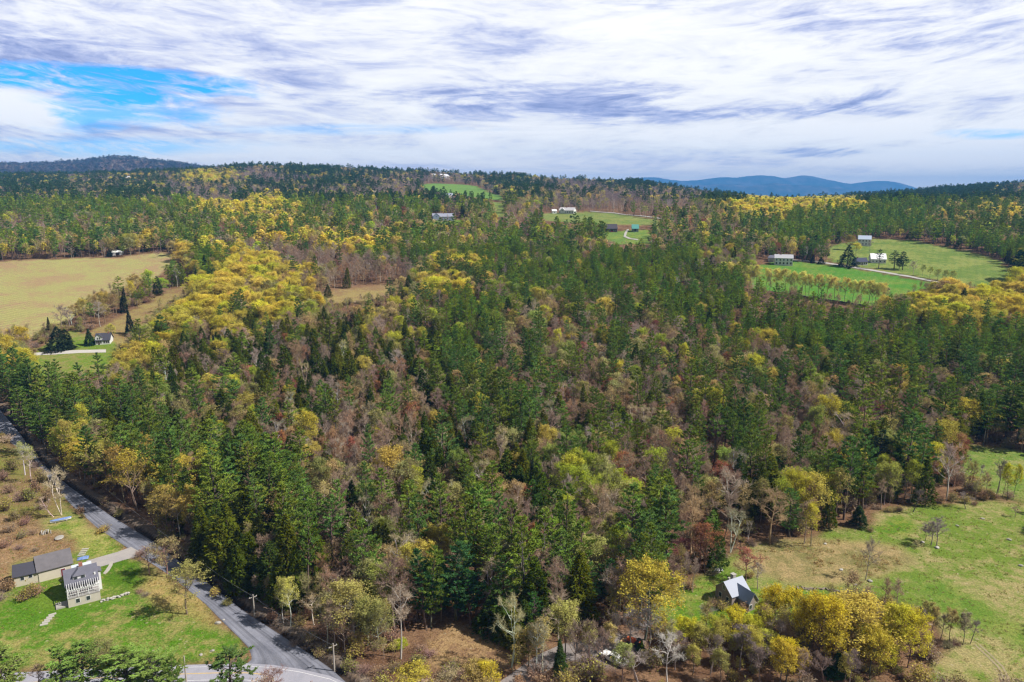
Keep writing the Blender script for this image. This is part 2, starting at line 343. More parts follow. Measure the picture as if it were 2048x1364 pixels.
def leaf_mat(name, transl=0.3):
    m = bpy.data.materials.new(name); m.use_nodes = True; n = NT(m.node_tree)
    a = n.new('ShaderNodeAttribute'); a.attribute_type = 'INSTANCER'; a.attribute_name = 'tint'
    v = n.new('ShaderNodeAttribute'); v.attribute_name = 'v'
    wd = n.new('ShaderNodeAttribute'); wd.attribute_name = 'w'
    oi = n.new('ShaderNodeObjectInfo')
    # leaf to leaf variation, a few warmer sprays
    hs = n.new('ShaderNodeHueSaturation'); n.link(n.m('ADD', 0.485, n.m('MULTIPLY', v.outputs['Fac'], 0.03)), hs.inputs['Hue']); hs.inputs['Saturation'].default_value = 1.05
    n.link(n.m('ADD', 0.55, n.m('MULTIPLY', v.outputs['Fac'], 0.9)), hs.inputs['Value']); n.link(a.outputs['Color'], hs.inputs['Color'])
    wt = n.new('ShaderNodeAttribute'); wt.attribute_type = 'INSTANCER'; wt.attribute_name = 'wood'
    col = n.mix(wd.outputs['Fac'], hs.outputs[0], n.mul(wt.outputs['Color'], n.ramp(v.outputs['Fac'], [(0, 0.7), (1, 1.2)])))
    d = n.new('ShaderNodeBsdfDiffuse'); n.link(col, d.inputs[0]); t = n.new('ShaderNodeBsdfTranslucent'); n.link(col, t.inputs[0])
    x = n.new('ShaderNodeMixShader'); n.link(n.m('MULTIPLY', n.m('SUBTRACT', 1.0, wd.outputs['Fac']), transl), x.inputs[0]); n.link(d.outputs[0], x.inputs[1]); n.link(t.outputs[0], x.inputs[2])
    o = n.new('ShaderNodeOutputMaterial'); n.link(x.outputs[0], o.inputs[0]); return m
def bark_mat(name):
    m = bpy.data.materials.new(name); m.use_nodes = True; n = NT(m.node_tree)
    a = n.new('ShaderNodeAttribute'); a.attribute_type = 'INSTANCER'; a.attribute_name = 'wood'
    tc = n.new('ShaderNodeTexCoord'); mp = n.new('ShaderNodeMapping'); mp.inputs['Scale'].default_value = (3, 3, 0.9); n.link(tc.outputs['Object'], mp.inputs[0])
    ns = n.noise(mp.outputs[0], 2.0, 5, 0.65)
    col = n.mul(a.outputs['Color'], n.ramp(ns, [(0.3, 0.5), (0.65, 1.15)]))
    d = n.new('ShaderNodeBsdfDiffuse'); n.link(col, d.inputs[0]); o = n.new('ShaderNodeOutputMaterial'); n.link(d.outputs[0], o.inputs[0]); return m
M_NEEDLE = leaf_mat('needles', 0.28); M_LEAF = leaf_mat('spring_leaves', 0.42); M_BARK = bark_mat('bark')

def ground_mat():
    m = bpy.data.materials.new('ground_cover'); m.use_nodes = True; n = NT(m.node_tree)
    a = n.new('ShaderNodeAttribute'); a.attribute_name = 'ca'; b = n.new('ShaderNodeAttribute'); b.attribute_name = 'cb'
    mo = n.new('ShaderNodeAttribute'); mo.attribute_name = 'mo'
    g = n.new('ShaderNodeNewGeometry'); ps = g.outputs['Position']
    big = n.noise(ps, 0.035, 5, 0.62, 0.5); med = n.noise(ps, 0.28, 6, 0.68, 0.4); fine = n.noise(ps, 1.7, 4, 0.7)
    f = n.m('ADD', n.m('ADD', n.m('MULTIPLY', big, 0.8), n.m('MULTIPLY', med, 0.75)), n.m('MULTIPLY', fine, 0.35))   # about 0.95 mean
    f = n.m('ADD', n.m('MULTIPLY', n.m('SUBTRACT', f, 0.95), 5.5), mo.outputs['Fac'], clamp=True)
    col = n.mul(n.mix(f, a.outputs['Color'], b.outputs['Color']), (.86, .86, .86))
    sp = n.ramp(n.noise(ps, 2.6, 3, 0.7), [(0.28, 0.55), (0.5, 0.98), (0.72, 1.5)])
    col = n.mul(col, sp)
    # mowing lines of the hayfield
    stp = n.new('ShaderNodeAttribute'); stp.attribute_name = 'st'; wv = n.new('ShaderNodeTexWave'); wv.inputs['Scale'].default_value = .055; wv.inputs['Distortion'].default_value = 2.2; wv.inputs['Detail'].default_value = 3; wv.inputs['Detail Scale'].default_value = .4
    mp = n.new('ShaderNodeMapping'); mp.inputs['Rotation'].default_value = (0, 0, .55); n.link(ps, mp.inputs[0]); n.link(mp.outputs[0], wv.inputs[0])
    col = n.mul(col, n.mix(stp.outputs['Fac'], (1, 1, 1), n.ramp(wv.outputs['Fac'], [(0, .80), (1, 1.12)])))
    # scattered pale flecks of dry grass and stone
    vo = n.new('ShaderNodeTexVoronoi'); vo.inputs['Scale'].default_value = 0.55; n.link(ps, vo.inputs['Vector'])
    fl = n.m('MULTIPLY', n.m('LESS_THAN', vo.outputs['Distance'], 0.17), n.m('GREATER_THAN', n.noise(ps, 0.12, 3), 0.53))
    col = n.mix(n.m('MULTIPLY', fl, 0.45), col, (0.42, 0.36, 0.24))
    d = n.new('ShaderNodeBsdfDiffuse'); n.link(col, d.inputs[0])
    bp = n.new('ShaderNodeBump'); bp.inputs['Strength'].default_value = 0.7; bp.inputs['Distance'].default_value = 0.35
    n.link(n.noise(ps, 0.9, 6, 0.7), bp.inputs['Height']); n.link(bp.outputs[0], d.inputs['Normal'])
    o = n.new('ShaderNodeOutputMaterial'); n.link(d.outputs[0], o.inputs[0]); return m
PAL = {  # colour a, colour b, balance
    'floor': ((.135, .075, .045), (.24, .145, .085), .45),
    'yard': ((.13, .20, .03), (.34, .27, .12), .35), 'yardlitter': ((.34, .22, .12), (.20, .13, .07), .35), 'yardbrush': ((.24, .16, .08), (.20, .20, .05), .5),
    'lawn1': ((.13, .22, .02), (.34, .32, .10), .30), 'lawn2': ((.085, .17, .015), (.28, .27, .08), .18), 'lawn3': ((.09, .20, .016), (.29, .26, .09), .36), 'lawn4': ((.13, .21, .025), (.34, .30, .10), .4),
    'strawyard': ((.38, .28, .11), (.26, .24, .07), .4), 'clearing': ((.36, .24, .12), (.22, .13, .075), .40),
    'meadow': ((.15, .22, .035), (.34, .29, .13), .36), 'upmeadow': ((.14, .22, .04), (.28, .28, .10), .3),
    'strawfield': ((.36, .27, .13), (.20, .18, .07), .42), 'cottagelawn': ((.11, .21, .02), (.26, .26, .07), .22),
    'lushpatch': ((.10, .20, .02), (.24, .27, .05), .2), 'lushpatch2': ((.12, .21, .03), (.22, .26, .06), .3),
    'litterbank': ((.26, .15, .09), (.18, .10, .06), .4), 'parking': ((.24, .21, .20), (.28, .20, .14), .4),
    'bigfield': ((.36, .34, .13), (.36, .25, .14), .34), 'stripfield': ((.30, .24, .09), (.24, .15, .08), .35), 'caplot': ((.15, .23, .03), (.28, .24, .09), .4),
    'midmeadow': ((.32, .25, .10), (.26, .17, .09), .4), 'farmlawn': ((.09, .23, .035), (.17, .25, .05), .3), 'brownstrip': ((.25, .14, .09), (.18, .11, .07), .5),
    'hillfield': ((.14, .21, .05), (.25, .28, .08), .4), 'midfield': ((.16, .22, .06), (.24, .26, .08), .4), 'barnfield': ((.13, .22, .05), (.22, .28, .06), .25),
    'ridgefield': ((.14, .25, .06), (.17, .28, .05), .2), 'lowfield': ((.18, .26, .06), (.26, .26, .08), .3), 'houselot': ((.13, .22, .03), (.22, .22, .06), .3)}
ORDER = ['yard', 'yardbrush', 'yardlitter', 'strawyard', 'lawn1', 'lawn2', 'lawn3', 'lawn4', 'clearing', 'litterbank', 'meadow', 'strawfield', 'cottagelawn', 'lushpatch', 'lushpatch2', 'upmeadow', 'parking',
         'bigfield', 'stripfield', 'caplot', 'midmeadow', 'farmlawn', 'brownstrip', 'hillfield', 'midfield', 'barnfield', 'ridgefield', 'lowfield', 'houselot']
def build_ground():
    yy = np.concatenate([np.arange(40, 116, 4.0), np.arange(116, 300, 0.85), 300 * 1.0055 ** np.arange(0, 440), np.geomspace(3400, 18800, 66)])
    nu = 760; uu = np.linspace(-1, 1, nu); uu = np.sign(uu) * (np.abs(uu) * 0.85 + 0.15 * np.abs(uu) ** 3)
    Yg, Ug = np.meshgrid(yy, uu, indexing='ij'); Xg = Ug * (Yg * 0.84 + 60)
    Zg = ground(Xg, Yg)
    dd = np.full(Xg.shape, 9.0); m = Yg < 420
    dd[m] = dist_line(Xg[m], Yg[m], DITCH)
    Zg = Zg - 0.75 * np.exp(-(dd / 0.9) ** 2)
    onr = inpoly(Xg, Yg, RW) | inpoly(Xg, Yg, PW) | inpoly(Xg, Yg, DW) | inpoly(Xg, Yg, DW2)
    Zg[onr] -= 0.06
    x, y = Xg.ravel(), Yg.ravel()
    am = np.interp(y, [100, 400, 1000], [1.6, 4, 10])
    wx = x + am * 2 * (fbm(x / 7.0, y / 7.0, 31, 3) - .5) + am * 1.2 * (fbm(x / 2.1, y / 2.1, 33, 2) - .5); wy = y + am * 2 * (fbm(x / 7.0, y / 7.0, 41, 3) - .5) + am * 1.2 * (fbm(x / 2.1, y / 2.1, 43, 2) - .5)
    A = np.tile(np.array(PAL['floor'][0]), (len(x), 1)); B = np.tile(np.array(PAL['floor'][1]), (len(x), 1)); MO = np.full(len(x), PAL['floor'][2])
    for k in ORDER:
        q = inpoly(wx, wy, ZW[k]); A[q] = PAL[k][0]; B[q] = PAL[k][1]; MO[q] = PAL[k][2]
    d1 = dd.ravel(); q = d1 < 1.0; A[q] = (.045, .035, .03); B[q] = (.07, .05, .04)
    q = (d1 >= 1.0) & (d1 < 3.2) & ~onr.ravel(); A[q] = (.17, .135, .11); B[q] = (.24, .17, .12)
    ny, nx = Xg.shape
    def blur(a, m, passes):
        a = a.reshape(ny, nx, -1)
        for _ in range(passes):
            p = np.pad(a, ((1, 1), (1, 1), (0, 0)), 'edge'); b = (p[:-2, 1:-1] + p[2:, 1:-1] + p[1:-1, :-2] + p[1:-1, 2:] + 2 * a) / 6; a = np.where(m[..., None], b, a)
        return a.reshape(len(x), -1)
    nr = (Yg < 330) & (dd > 3.0) & ~onr; al = (dd > 3) & ~onr
    A = blur(blur(A, nr, 7), al, 1); B = blur(blur(B, nr, 7), al, 1); MO = blur(blur(MO, nr, 7), al, 1)[:, 0]
    MO = MO + .5 * (fbm(x / 38., y / 22., 51, 3) - .5) + .35 * (fbm(x / 9., y / 9., 61, 2) - .5)
    idx = np.arange(ny * nx).reshape(ny, nx)
    Fc = np.stack([idx[:-1, :-1], idx[:-1, 1:], idx[1:, 1:], idx[1:, :-1]], -1).reshape(-1, 4)
    V = np.stack([x, y, Zg.ravel()], 1)
    me = mesh_from('ground', V, Fc, [ground_mat()], {'ca': ('POINT', A), 'cb': ('POINT', B), 'mo': ('POINT', MO), 'st': ('POINT', inpoly(x, y, ZW['bigfield']) * np.clip(.5 - (x / np.maximum(y, 1) + .70) * 7, .03, .5) + inpoly(x, y, ZW['hillfield']) * .2 + inpoly(x, y, ZW['farmlawn']) * .25)}, smooth=True)
    o = link(bpy.data.objects.new('ground', me)); tag(o, kind='structure')
build_ground()
def gz(x, y): return float(ground(x, y))

# ------------------------------------------------------------------ roads
def gravel_mat(name, a, b, scale=1.0, streak=None):
    m = bpy.data.materials.new(name); m.use_nodes = True; n = NT(m.node_tree)
    g = n.new('ShaderNodeNewGeometry'); ps = g.outputs['Position']; u = n.new('ShaderNodeAttribute'); u.attribute_name = 'u'
    big = n.noise(ps, 0.16 * scale, 5, 0.6); fine = n.noise(ps, 3.0, 4, 0.7)
    f = n.m('ADD', n.m('MULTIPLY', big, 1.3), n.m('MULTIPLY', fine, 0.7))
    col = n.mix(n.m('MULTIPLY', n.m('SUBTRACT', f, 0.7), 1.6, clamp=True), a, b)
    if streak:                                      # worn wheel tracks running along the road
        cb = n.new('ShaderNodeCombineXYZ'); n.link(n.m('MULTIPLY', u.outputs['Fac'], 9.0), cb.inputs[0])
        v = n.new('ShaderNodeAttribute'); v.attribute_name = 'l'; n.link(n.m('MULTIPLY', v.outputs['Fac'], 0.02), cb.inputs[1])
        st = n.noise(cb.outputs[0], 1.2, 4, 0.6); col = n.mul(col, n.ramp(st, [(0.3, streak), (0.6, 1.1), (0.8, 1.25)]))
    d = n.new('ShaderNodeBsdfDiffuse'); n.link(col, d.inputs[0])
    bp = n.new('ShaderNodeBump'); bp.inputs['Strength'].default_value = 0.4; bp.inputs['Distance'].default_value = 0.1; n.link(fine, bp.inputs['Height']); n.link(bp.outputs[0], d.inputs['Normal'])
    o = n.new('ShaderNodeOutputMaterial'); n.link(d.outputs[0], o.inputs[0]); return m
def ribbon(name, L, Rr, mt, lift, kind='structure', nw=8, parent=None):
    L, Rr = np.asarray(L), np.asarray(Rr); n = len(L); f = np.linspace(0, 1, nw + 1)
    P = L[:, None, :] * (1 - f)[None, :, None] + Rr[:, None, :] * f[None, :, None]
    Zz = ground(P[..., 0], P[..., 1]) + lift
    V = np.concatenate([P, Zz[..., None]], -1).reshape(-1, 3); idx = np.arange(n * (nw + 1)).reshape(n, nw + 1)
    Fc = np.stack([idx[:-1, :-1], idx[:-1, 1:], idx[1:, 1:], idx[1:, :-1]], -1).reshape(-1, 4)
    ln = np.r_[0, np.cumsum(np.hypot(*np.diff(L, axis=0).T))]
    me = mesh_from(name, V, Fc, [mt], {'u': ('POINT', np.tile(f, n)), 'l': ('POINT', np.repeat(ln, nw + 1))}, smooth=True)
    # make faces point up
    o = link(bpy.data.objects.new(name, me), parent)
    if kind: tag(o, kind=kind)
    return o
M_GRAVEL = gravel_mat('road_gravel', (.13, .135, .17), (.24, .245, .29), 1.0, 0.55)
M_ASPH = gravel_mat('worn_asphalt', (.27, .27, .32), (.36, .35, .40), 2.0)
ribbon('gravel_road', *mid_line(ROAD_L, ROAD_R, 200), M_GRAVEL, 0.02, nw=10)
PTw, PBw = mid_line(PAVED_T, PAVED_B, 120)
ribbon('paved_road', PTw, PBw, M_ASPH, 0.03, nw=8)
W_LINE = mat('line_paint', (.8, .8, .8), 0.6, var=0.25, vscale=1.5); Y_LINE = mat('yellow_paint', (.75, .5, .12), 0.6, var=0.4, vscale=1.5)
def across(f): return PTw * (1 - f) + PBw * f
ribbon('road_edge_line', across(.14), across(.155), W_LINE, 0.045, nw=1)
ribbon('road_edge_line', across(.90), across(.915), W_LINE, 0.045, nw=1)
ribbon('road_centre_line', across(.50)[:88], across(.515)[:88], Y_LINE, 0.045, nw=1)
ribbon('road_centre_line', across(.53)[:88], across(.545)[:88], Y_LINE, 0.045, nw=1)
ribbon('driveway', *mid_line([(262, 1094), (235, 1104), (206, 1112), (186, 1118), (172, 1122)], [(292, 1110), (252, 1119), (225, 1127), (203, 1133), (184, 1140)], 50), gravel_mat('drive_gravel', (.30, .28, .28), (.38, .35, .33), 2.0), 0.035)
ribbon('garden_path', *mid_line([(220, 1124), (218, 1130), (212, 1139), (206, 1147)], [(227, 1123), (225, 1131), (219, 1141), (211, 1149)], 30), MATS.get('x') or gravel_mat('path_stone', (.42, .40, .36), (.34, .32, .28), 3.0), 0.05, nw=2)
ribbon('cottage_driveway', *mid_line([(985, 1374), (1030, 1342), (1075, 1310), (1125, 1288), (1180, 1276), (1240, 1268)], [(1065, 1374), (1085, 1350), (1112, 1330), (1160, 1318), (1220, 1312), (1275, 1300)], 60), gravel_mat('drive_asphalt', (.20, .18, .18), (.27, .23, .21), 2.0), 0.035)
ribbon('farm_driveway', *mid_line([(68, 706), (110, 702), (160, 700), (212, 699)], [(68, 711), (110, 709), (160, 706), (212, 705)], 40), gravel_mat('pale_gravel', (.42, .40, .38), (.5, .47, .44), 2.0), 0.06, nw=3)
PALE = gravel_mat('far_gravel', (.34, .33, .31), (.42, .40, .37), 2.0)
TRACK = gravel_mat('bare_track', (.34, .27, .18), (.24, .22, .12), 2.0)
for q in (0, 9): ribbon('wheel_track', *mid_line([(1948 + q, 1290), (1972 + q, 1312), (1995 + q, 1335), (2012 + q, 1372)], [(1951 + q, 1289), (1975.5 + q, 1311), (1999 + q, 1334), (2016 + q, 1372)], 30), TRACK, 0.04, nw=2)
ribbon('farm_road', *mid_line([(1580, 519), (1640, 523), (1690, 531), (1760, 542), (1820, 552), (1880, 564)], [(1580, 521), (1640, 525.5), (1690, 534), (1760, 545), (1820, 555), (1880, 567)], 80), PALE, 0.25, nw=3)
ribbon('barn_driveway', *mid_line([(1254, 459), (1249, 466), (1247, 474), (1256, 478), (1275, 481)], [(1258, 459), (1254, 466), (1252, 473), (1262, 477), (1277, 479)], 40), PALE, 0.4, nw=2)
ribbon('hill_lane', *mid_line([(1180, 422), (1230, 426), (1285, 432), (1330, 438)], [(1180, 423.4), (1230, 427.4), (1285, 433.4), (1330, 439.4)], 40), PALE, 0.5, nw=2)

# ------------------------------------------------------------------ tree meshes
class TB:
    """collects triangles with a brightness value v and wood flag w per face"""
    def __init__(s): s.V = []; s.F = []; s.v = []; s.w = []; s.n = 0
    def add(s, V, Fc, v, w):
        s.V.append(np.asarray(V, float)); s.F.append(np.asarray(Fc, int) + s.n); s.n += len(V)
        s.v.append(np.broadcast_to(v, len(Fc)).astype(float)); s.w.append(np.broadcast_to(w, len(Fc)).astype(float))
    def blades(s, P, D, W, side, v, w):            # pointed slivers: base P, vector D, half width W across side
        P, D, side = map(np.asarray, (P, D, side)); W = np.broadcast_to(W, len(P))[:, None]
        n = len(P); V = np.empty((n, 3, 3)); V[:, 0] = P - side * W; V[:, 1] = P + side * W; V[:, 2] = P + D
        s.add(V.reshape(-1, 3), np.arange(3 * n).reshape(-1, 3), v, w)
    def flakes(s, C, size, rng, v, w, up=0.35, flat=1.0):   # small leaves, each one free triangle
        n = len(C); size = np.broadcast_to(size, n)
        nr = rng.normal(size=(n, 3)); nr[:, 2] = np.abs(nr[:, 2]) + up; nr /= np.linalg.norm(nr, axis=1)[:, None]
        a = np.cross(nr, rng.normal(size=(n, 3))); a /= np.linalg.norm(a, axis=1)[:, None]; b = np.cross(nr, a)
        sz = size[:, None]; V = np.empty((n, 3, 3))
        V[:, 0] = C + a * sz * .62; V[:, 1] = C - a * sz * .35 + b * sz * .5 * flat; V[:, 2] = C - a * sz * .35 - b * sz * .5 * flat
        s.add(V.reshape(-1, 3), np.arange(3 * n).reshape(-1, 3), v, w)
    def tube(s, pts, rad, k=5, v=0.5, w=1.0):
        pts = np.asarray(pts, float); n = len(pts); rad = np.asarray(rad, float); T_ = np.gradient(pts, axis=0); T_ /= np.linalg.norm(T_, axis=1)[:, None] + 1e-9
        ref = np.array([1.0, 0.2, 0.1]); A = np.cross(T_, ref); A /= np.linalg.norm(A, axis=1)[:, None] + 1e-9; B = np.cross(T_, A)
        th = np.arange(k) / k * 2 * np.pi
        V = pts[:, None] + rad[:, None, None] * (A[:, None] * np.cos(th)[None, :, None] + B[:, None] * np.sin(th)[None, :, None])
        i = np.arange(n * k).reshape(n, k); a = i[:-1]; b = np.roll(i, -1, 1)[:-1]; c = np.roll(i, -1, 1)[1:]; d = i[1:]
        Fc = np.concatenate([np.stack([a, b, c], -1).reshape(-1, 3), np.stack([a, c, d], -1).reshape(-1, 3)])
        s.add(V.reshape(-1, 3), Fc, v, w)
    def arrays(s): return np.concatenate(s.V), np.concatenate(s.F), np.concatenate(s.v), np.concatenate(s.w)
def unit(a): return a / (np.linalg.norm(a, axis=-1, keepdims=True) + 1e-9)

def pine(seed, h=22., R_=4.2, start=.30, whorls=14, thin=1.0, lod=0):
    rng = np.random.default_rng(seed); tr, cr = TB(), TB()
    bend = rng.normal(size=2) * .25; zt = np.linspace(0, h, 9)
    axis = np.stack([bend[0] * (zt / h) ** 2, bend[1] * (zt / h) ** 2 + .12 * np.sin(zt / 3), zt], 1)
    tr.tube(axis, np.linspace(.016 * h, .02, 9), 4 if lod else 6)
    C, Dr, Sv, vv = [], [], [], []
    if lod: whorls = 9
    for i in range(whorls):
        f = (i + rng.uniform(-.3, .3)) / (whorls - 1); f = min(max(f, 0), 1); z = h * (start + (1 - start) * f * .985)
        prof = (0.35 + 0.65 * min(1, f * 3.2)) * (1 - f) ** .62 * (1.0 if f < .9 else .9) + .05
        nb = rng.integers(4, 6) if not lod else 4; a0 = rng.uniform(0, 6.28)
        side_gap = rng.uniform(0, 6.28)
        for b in range(nb):
            az = a0 + b * 6.283 / nb + rng.uniform(-.35, .35)
            L = R_ * prof * rng.uniform(.62, 1.18) * 1.25
            if rng.random() < .10 * thin and f < .8: L *= .4
            d = np.array([math.cos(az), math.sin(az), rng.uniform(.0, .22) + f * .35]); sd = np.array([-math.sin(az), math.cos(az), 0])
            ax = np.array([np.interp(z, zt, axis[:, 0]), np.interp(z, zt, axis[:, 1]), z])
            tip = ax + d * L + np.array([0, 0, .10 * L])
            if not lod: tr.blades([ax], [tip - ax], .05 + .012 * L, [sd], .5, 1.0)
            nt = int(max(4, L * 3.6)) if not lod else max(2, int(L * .9))
            s_ = rng.uniform(.28, 1.0, nt) ** .8; lat = rng.uniform(-.30, .30, nt) * L * (1.15 - s_ * .6)
            c = ax + (tip - ax) * s_[:, None] + sd * lat[:, None] + np.array([0, 0, 1]) * rng.uniform(-.10, .16, nt)[:, None]
            out = unit(d + sd * (lat / max(L, .5))[:, None] * 1.2)
            tone = rng.uniform(.25, .85)
            C.append(c); Dr.append(out); vv.append(np.clip(tone + rng.uniform(-.2, .2, nt), 0, 1))
    C = np.concatenate(C); Dr = np.concatenate(Dr); vv = np.concatenate(vv)
    k = 7 if not lod else 4
    Cn = np.repeat(C, k, 0); Dn = np.repeat(Dr, k, 0); vn = np.repeat(vv, k)
    dirn = unit(Dn * 1.0 + rng.normal(size=Cn.shape) * .62 + np.array([0, 0, .38]))
    ln = rng.uniform(.55, 1.0, len(Cn)) if not lod else rng.uniform(1.5, 2.3, len(Cn))
    sd = unit(np.cross(dirn, rng.normal(size=Cn.shape)))
    cr.blades(Cn - dirn * ln[:, None] * .35, dirn * ln[:, None], (.15 if not lod else .55), sd, np.clip(vn + rng.uniform(-.12, .12, len(vn)), 0, 1), 0)
    return tr, cr
def hemlock(seed, h=16., R_=3.6, start=.08, p=.8, lod=0, droop=.25):
    rng = np.random.default_rng(seed); tr, cr = TB(), TB()
    zt = np.linspace(0, h, 7); axis = np.stack([.1 * np.sin(zt), .1 * np.cos(zt * .7), zt], 1); tr.tube(axis, np.linspace(.015 * h, .015, 7), 4 if lod else 5)
    n = (210 if lod else 1250); k = (2 if lod else 4)
    f = 1 - rng.random(n) ** .62; f = np.clip(f, 0, 1)                       # more sprays low down
    z = h * (start + (1 - start) * f); az = rng.uniform(0, 6.283, n)
    lob = 1 + .22 * np.sin(az * 3 + seed) * (1 - f) + .16 * np.sin(az * 5 + f * 17) + .14 * np.sin(f * 26 + az * 2)
    rad = R_ * (1 - f) ** p * lob; s_ = rng.uniform(.45, 1.0, n) ** .6; r = rad * s_ + .05
    C = np.stack([np.cos(az) * r, np.sin(az) * r, z - droop * r + .1], 1)
    out = np.stack([np.cos(az), np.sin(az), np.full(n, -.12)], 1); tone = .5 + .3 * np.sin(az * 7 + f * 40) + rng.uniform(-.25, .25, n)
    Cn = np.repeat(C, k, 0); Dn = np.repeat(out, k, 0)
    dirn = unit(Dn + rng.normal(size=Cn.shape) * np.array([.55, .55, .40]) + np.array([0, 0, .22]))
    ln = rng.uniform(.45, .95, len(Cn)) * (1 if not lod else 2.4); sd = unit(np.cross(dirn, rng.normal(size=Cn.shape) * np.array([.4, .4, 1]) + np.array([0, 0, .8])))
    cr.blades(Cn - dirn * ln[:, None] * .3, dirn * ln[:, None], (.17 if not lod else .55), sd, np.clip(np.repeat(tone, k) + rng.uniform(-.15, .15, len(Cn)), 0, 1), 0)
    # leader
    tp = np.zeros((6, 3)); tp[:, 2] = h * .97; dd = unit(rng.normal(size=(6, 3)) * .3 + np.array([0, 0, 1])); cr.blades(tp, dd * .9, .12, unit(np.cross(dd, rng.normal(size=(6, 3)))), .6, 0)
    return tr, cr
def decid(seed, h=17., cr_=4.2, clear=.35, limbs=10, leaf=0, lsz=.34, twn=10, twr=.028, spread=.75, round_=1.0, lod=0, bias=.0, fork=0, tww=.4, dome=.30):
    rng = np.random.default_rng(seed); tr, cr = TB(), TB()
    stems = 1 + fork; H = []
    zc = h * (clear + (1 - clear) * .5); hh = h * (1 - clear) * .52
    axes = []
    for q in range(stems):
        zt = np.linspace(0, h * rng.uniform(.82, .92), 8); a = rng.uniform(0, 6.28); lean = (.0 if stems == 1 else .13) + rng.uniform(0, .03)
        wig = rng.normal(size=2) * .2
        ax = np.stack([np.cos(a) * lean * zt + wig[0] * np.sin(zt / 3.1), np.sin(a) * lean * zt + wig[1] * np.sin(zt / 2.6), zt], 1)
        tr.tube(ax, np.linspace(.013 * h, .03, 8) * (1 if stems == 1 else .75), 4 if lod else 6); axes.append(ax)
    TP, TD, TR = [], [], []
    nl = max(4, (limbs if not lod else 6) // stems)
    for ax in axes:
        for i in range(nl):
            f = (i + rng.uniform(.1, .9)) / nl; z = h * (clear + (.86 - clear) * f); p0 = np.array([np.interp(z, ax[:, 2], ax[:, 0]), np.interp(z, ax[:, 2], ax[:, 1]), z])
            az = i * 2.4 + rng.uniform(-.5, .5) + seed
            el = R(rng.uniform(28, 50) + f * 22); d = np.array([math.cos(az) * math.cos(el), math.sin(az) * math.cos(el), math.sin(el)])
            # distance from p0 to crown ellipsoid
            c = np.array([0, 0, zc]); S = np.array([cr_, cr_, hh]); o = (p0 - c) / S; dd = d / S
            A_ = dd @ dd; B_ = 2 * o @ dd; C_ = o @ o - 1; disc = max(B_ * B_ - 4 * A_ * C_, 0); L = max((-B_ + math.sqrt(disc)) / (2 * A_), 1.2) * rng.uniform(.78, 1.08) * .86
            pts = [p0]; dcur = d.copy()
            for s_ in range(4):
                dcur = unit(dcur + rng.normal(size=3) * .10 + np.array([0, 0, .10 if s_ > 1 else -.03])); pts.append(pts[-1] + dcur * L / 4)
            pts = np.array(pts); r0 = .0068 * h * (1.15 - f * .5)
            tr.tube(pts, np.linspace(r0, .02, 5), 3 if lod else 4)
            nsub = 6 if not lod else 3
            for k in range(nsub):
                g = rng.uniform(.25, 1.0); q = pts[0] * 0; t_ = g * 4; i0 = min(int(t_), 3); q = pts[i0] + (pts[i0 + 1] - pts[i0]) * (t_ - i0)
                sdv = unit(unit(pts[min(i0 + 1, 4)] - pts[i0]) * .8 + rng.normal(size=3) * .75 + np.array([0, 0, .35])); ls = L * rng.uniform(.28, .46) * (1.15 - g * .4)
                e_ = q + sdv * ls
                if lod < 1: cr.blades([q], [e_ - q], .055, [unit(np.cross(sdv, rng.normal(size=3)))], .5, 1.0)
                nt = twn if not lod else 3
                s2 = rng.uniform(.2, 1.05, nt); tp = q + (e_ - q) * s2[:, None]; td = unit(sdv * .75 + rng.normal(size=(nt, 3)) * .6 + np.array([0, 0, .30]))
                TP.append(tp); TD.append(td * (rng.uniform(.8, 1.7, nt) * spread)[:, None])
    TP = np.concatenate(TP); TD = np.concatenate(TD)
    m = 4 if not lod else 2                         # fine twigs fan from each twig
    cr.blades(TP, TD, twr * 1.0 * (1 if not lod else 3.5), unit(np.cross(TD, rng.normal(size=TP.shape))), rng.uniform(.3, .8, len(TP)), min(1.0, tww + .3))
    P2 = np.repeat(TP + TD * .35, m, 0) + np.repeat(TD, m, 0) * rng.uniform(-.2, .5, (len(TP) * m, 1)); D2 = unit(np.repeat(TD, m, 0) + rng.normal(size=P2.shape) * .75) * rng.uniform(.5, 1.05, (len(P2), 1)) * spread * (1 if not lod else 1.8)
    cr.blades(P2, D2, twr * .72 * (1 if not lod else 4), unit(np.cross(D2, rng.normal(size=P2.shape))), rng.uniform(.2, .9, len(P2)), tww)
    if leaf > 0:
        tips = np.concatenate([TP + TD, P2 + D2]); c = np.array([0, 0, zc])
        rr = np.linalg.norm((tips - c) / np.array([cr_, cr_, hh]), axis=1); hz_ = (tips[:, 2] - (zc - hh)) / (2 * hh)
        pr = np.clip(rr, .1, 1.3) ** 1.5 * (np.clip(hz_, 0.05, 1) + .25 + bias); pr /= pr.sum()
        n = leaf if not lod else leaf // 7
        ii = rng.choice(len(tips), n, p=pr); nC = tips[ii] + rng.normal(size=(n, 3)) * (.22 if not lod else .5)
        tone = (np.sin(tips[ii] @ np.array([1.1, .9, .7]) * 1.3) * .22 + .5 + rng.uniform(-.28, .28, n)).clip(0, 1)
        nd = int(n * dome)                      # outer dome of new leaf, broken into billows
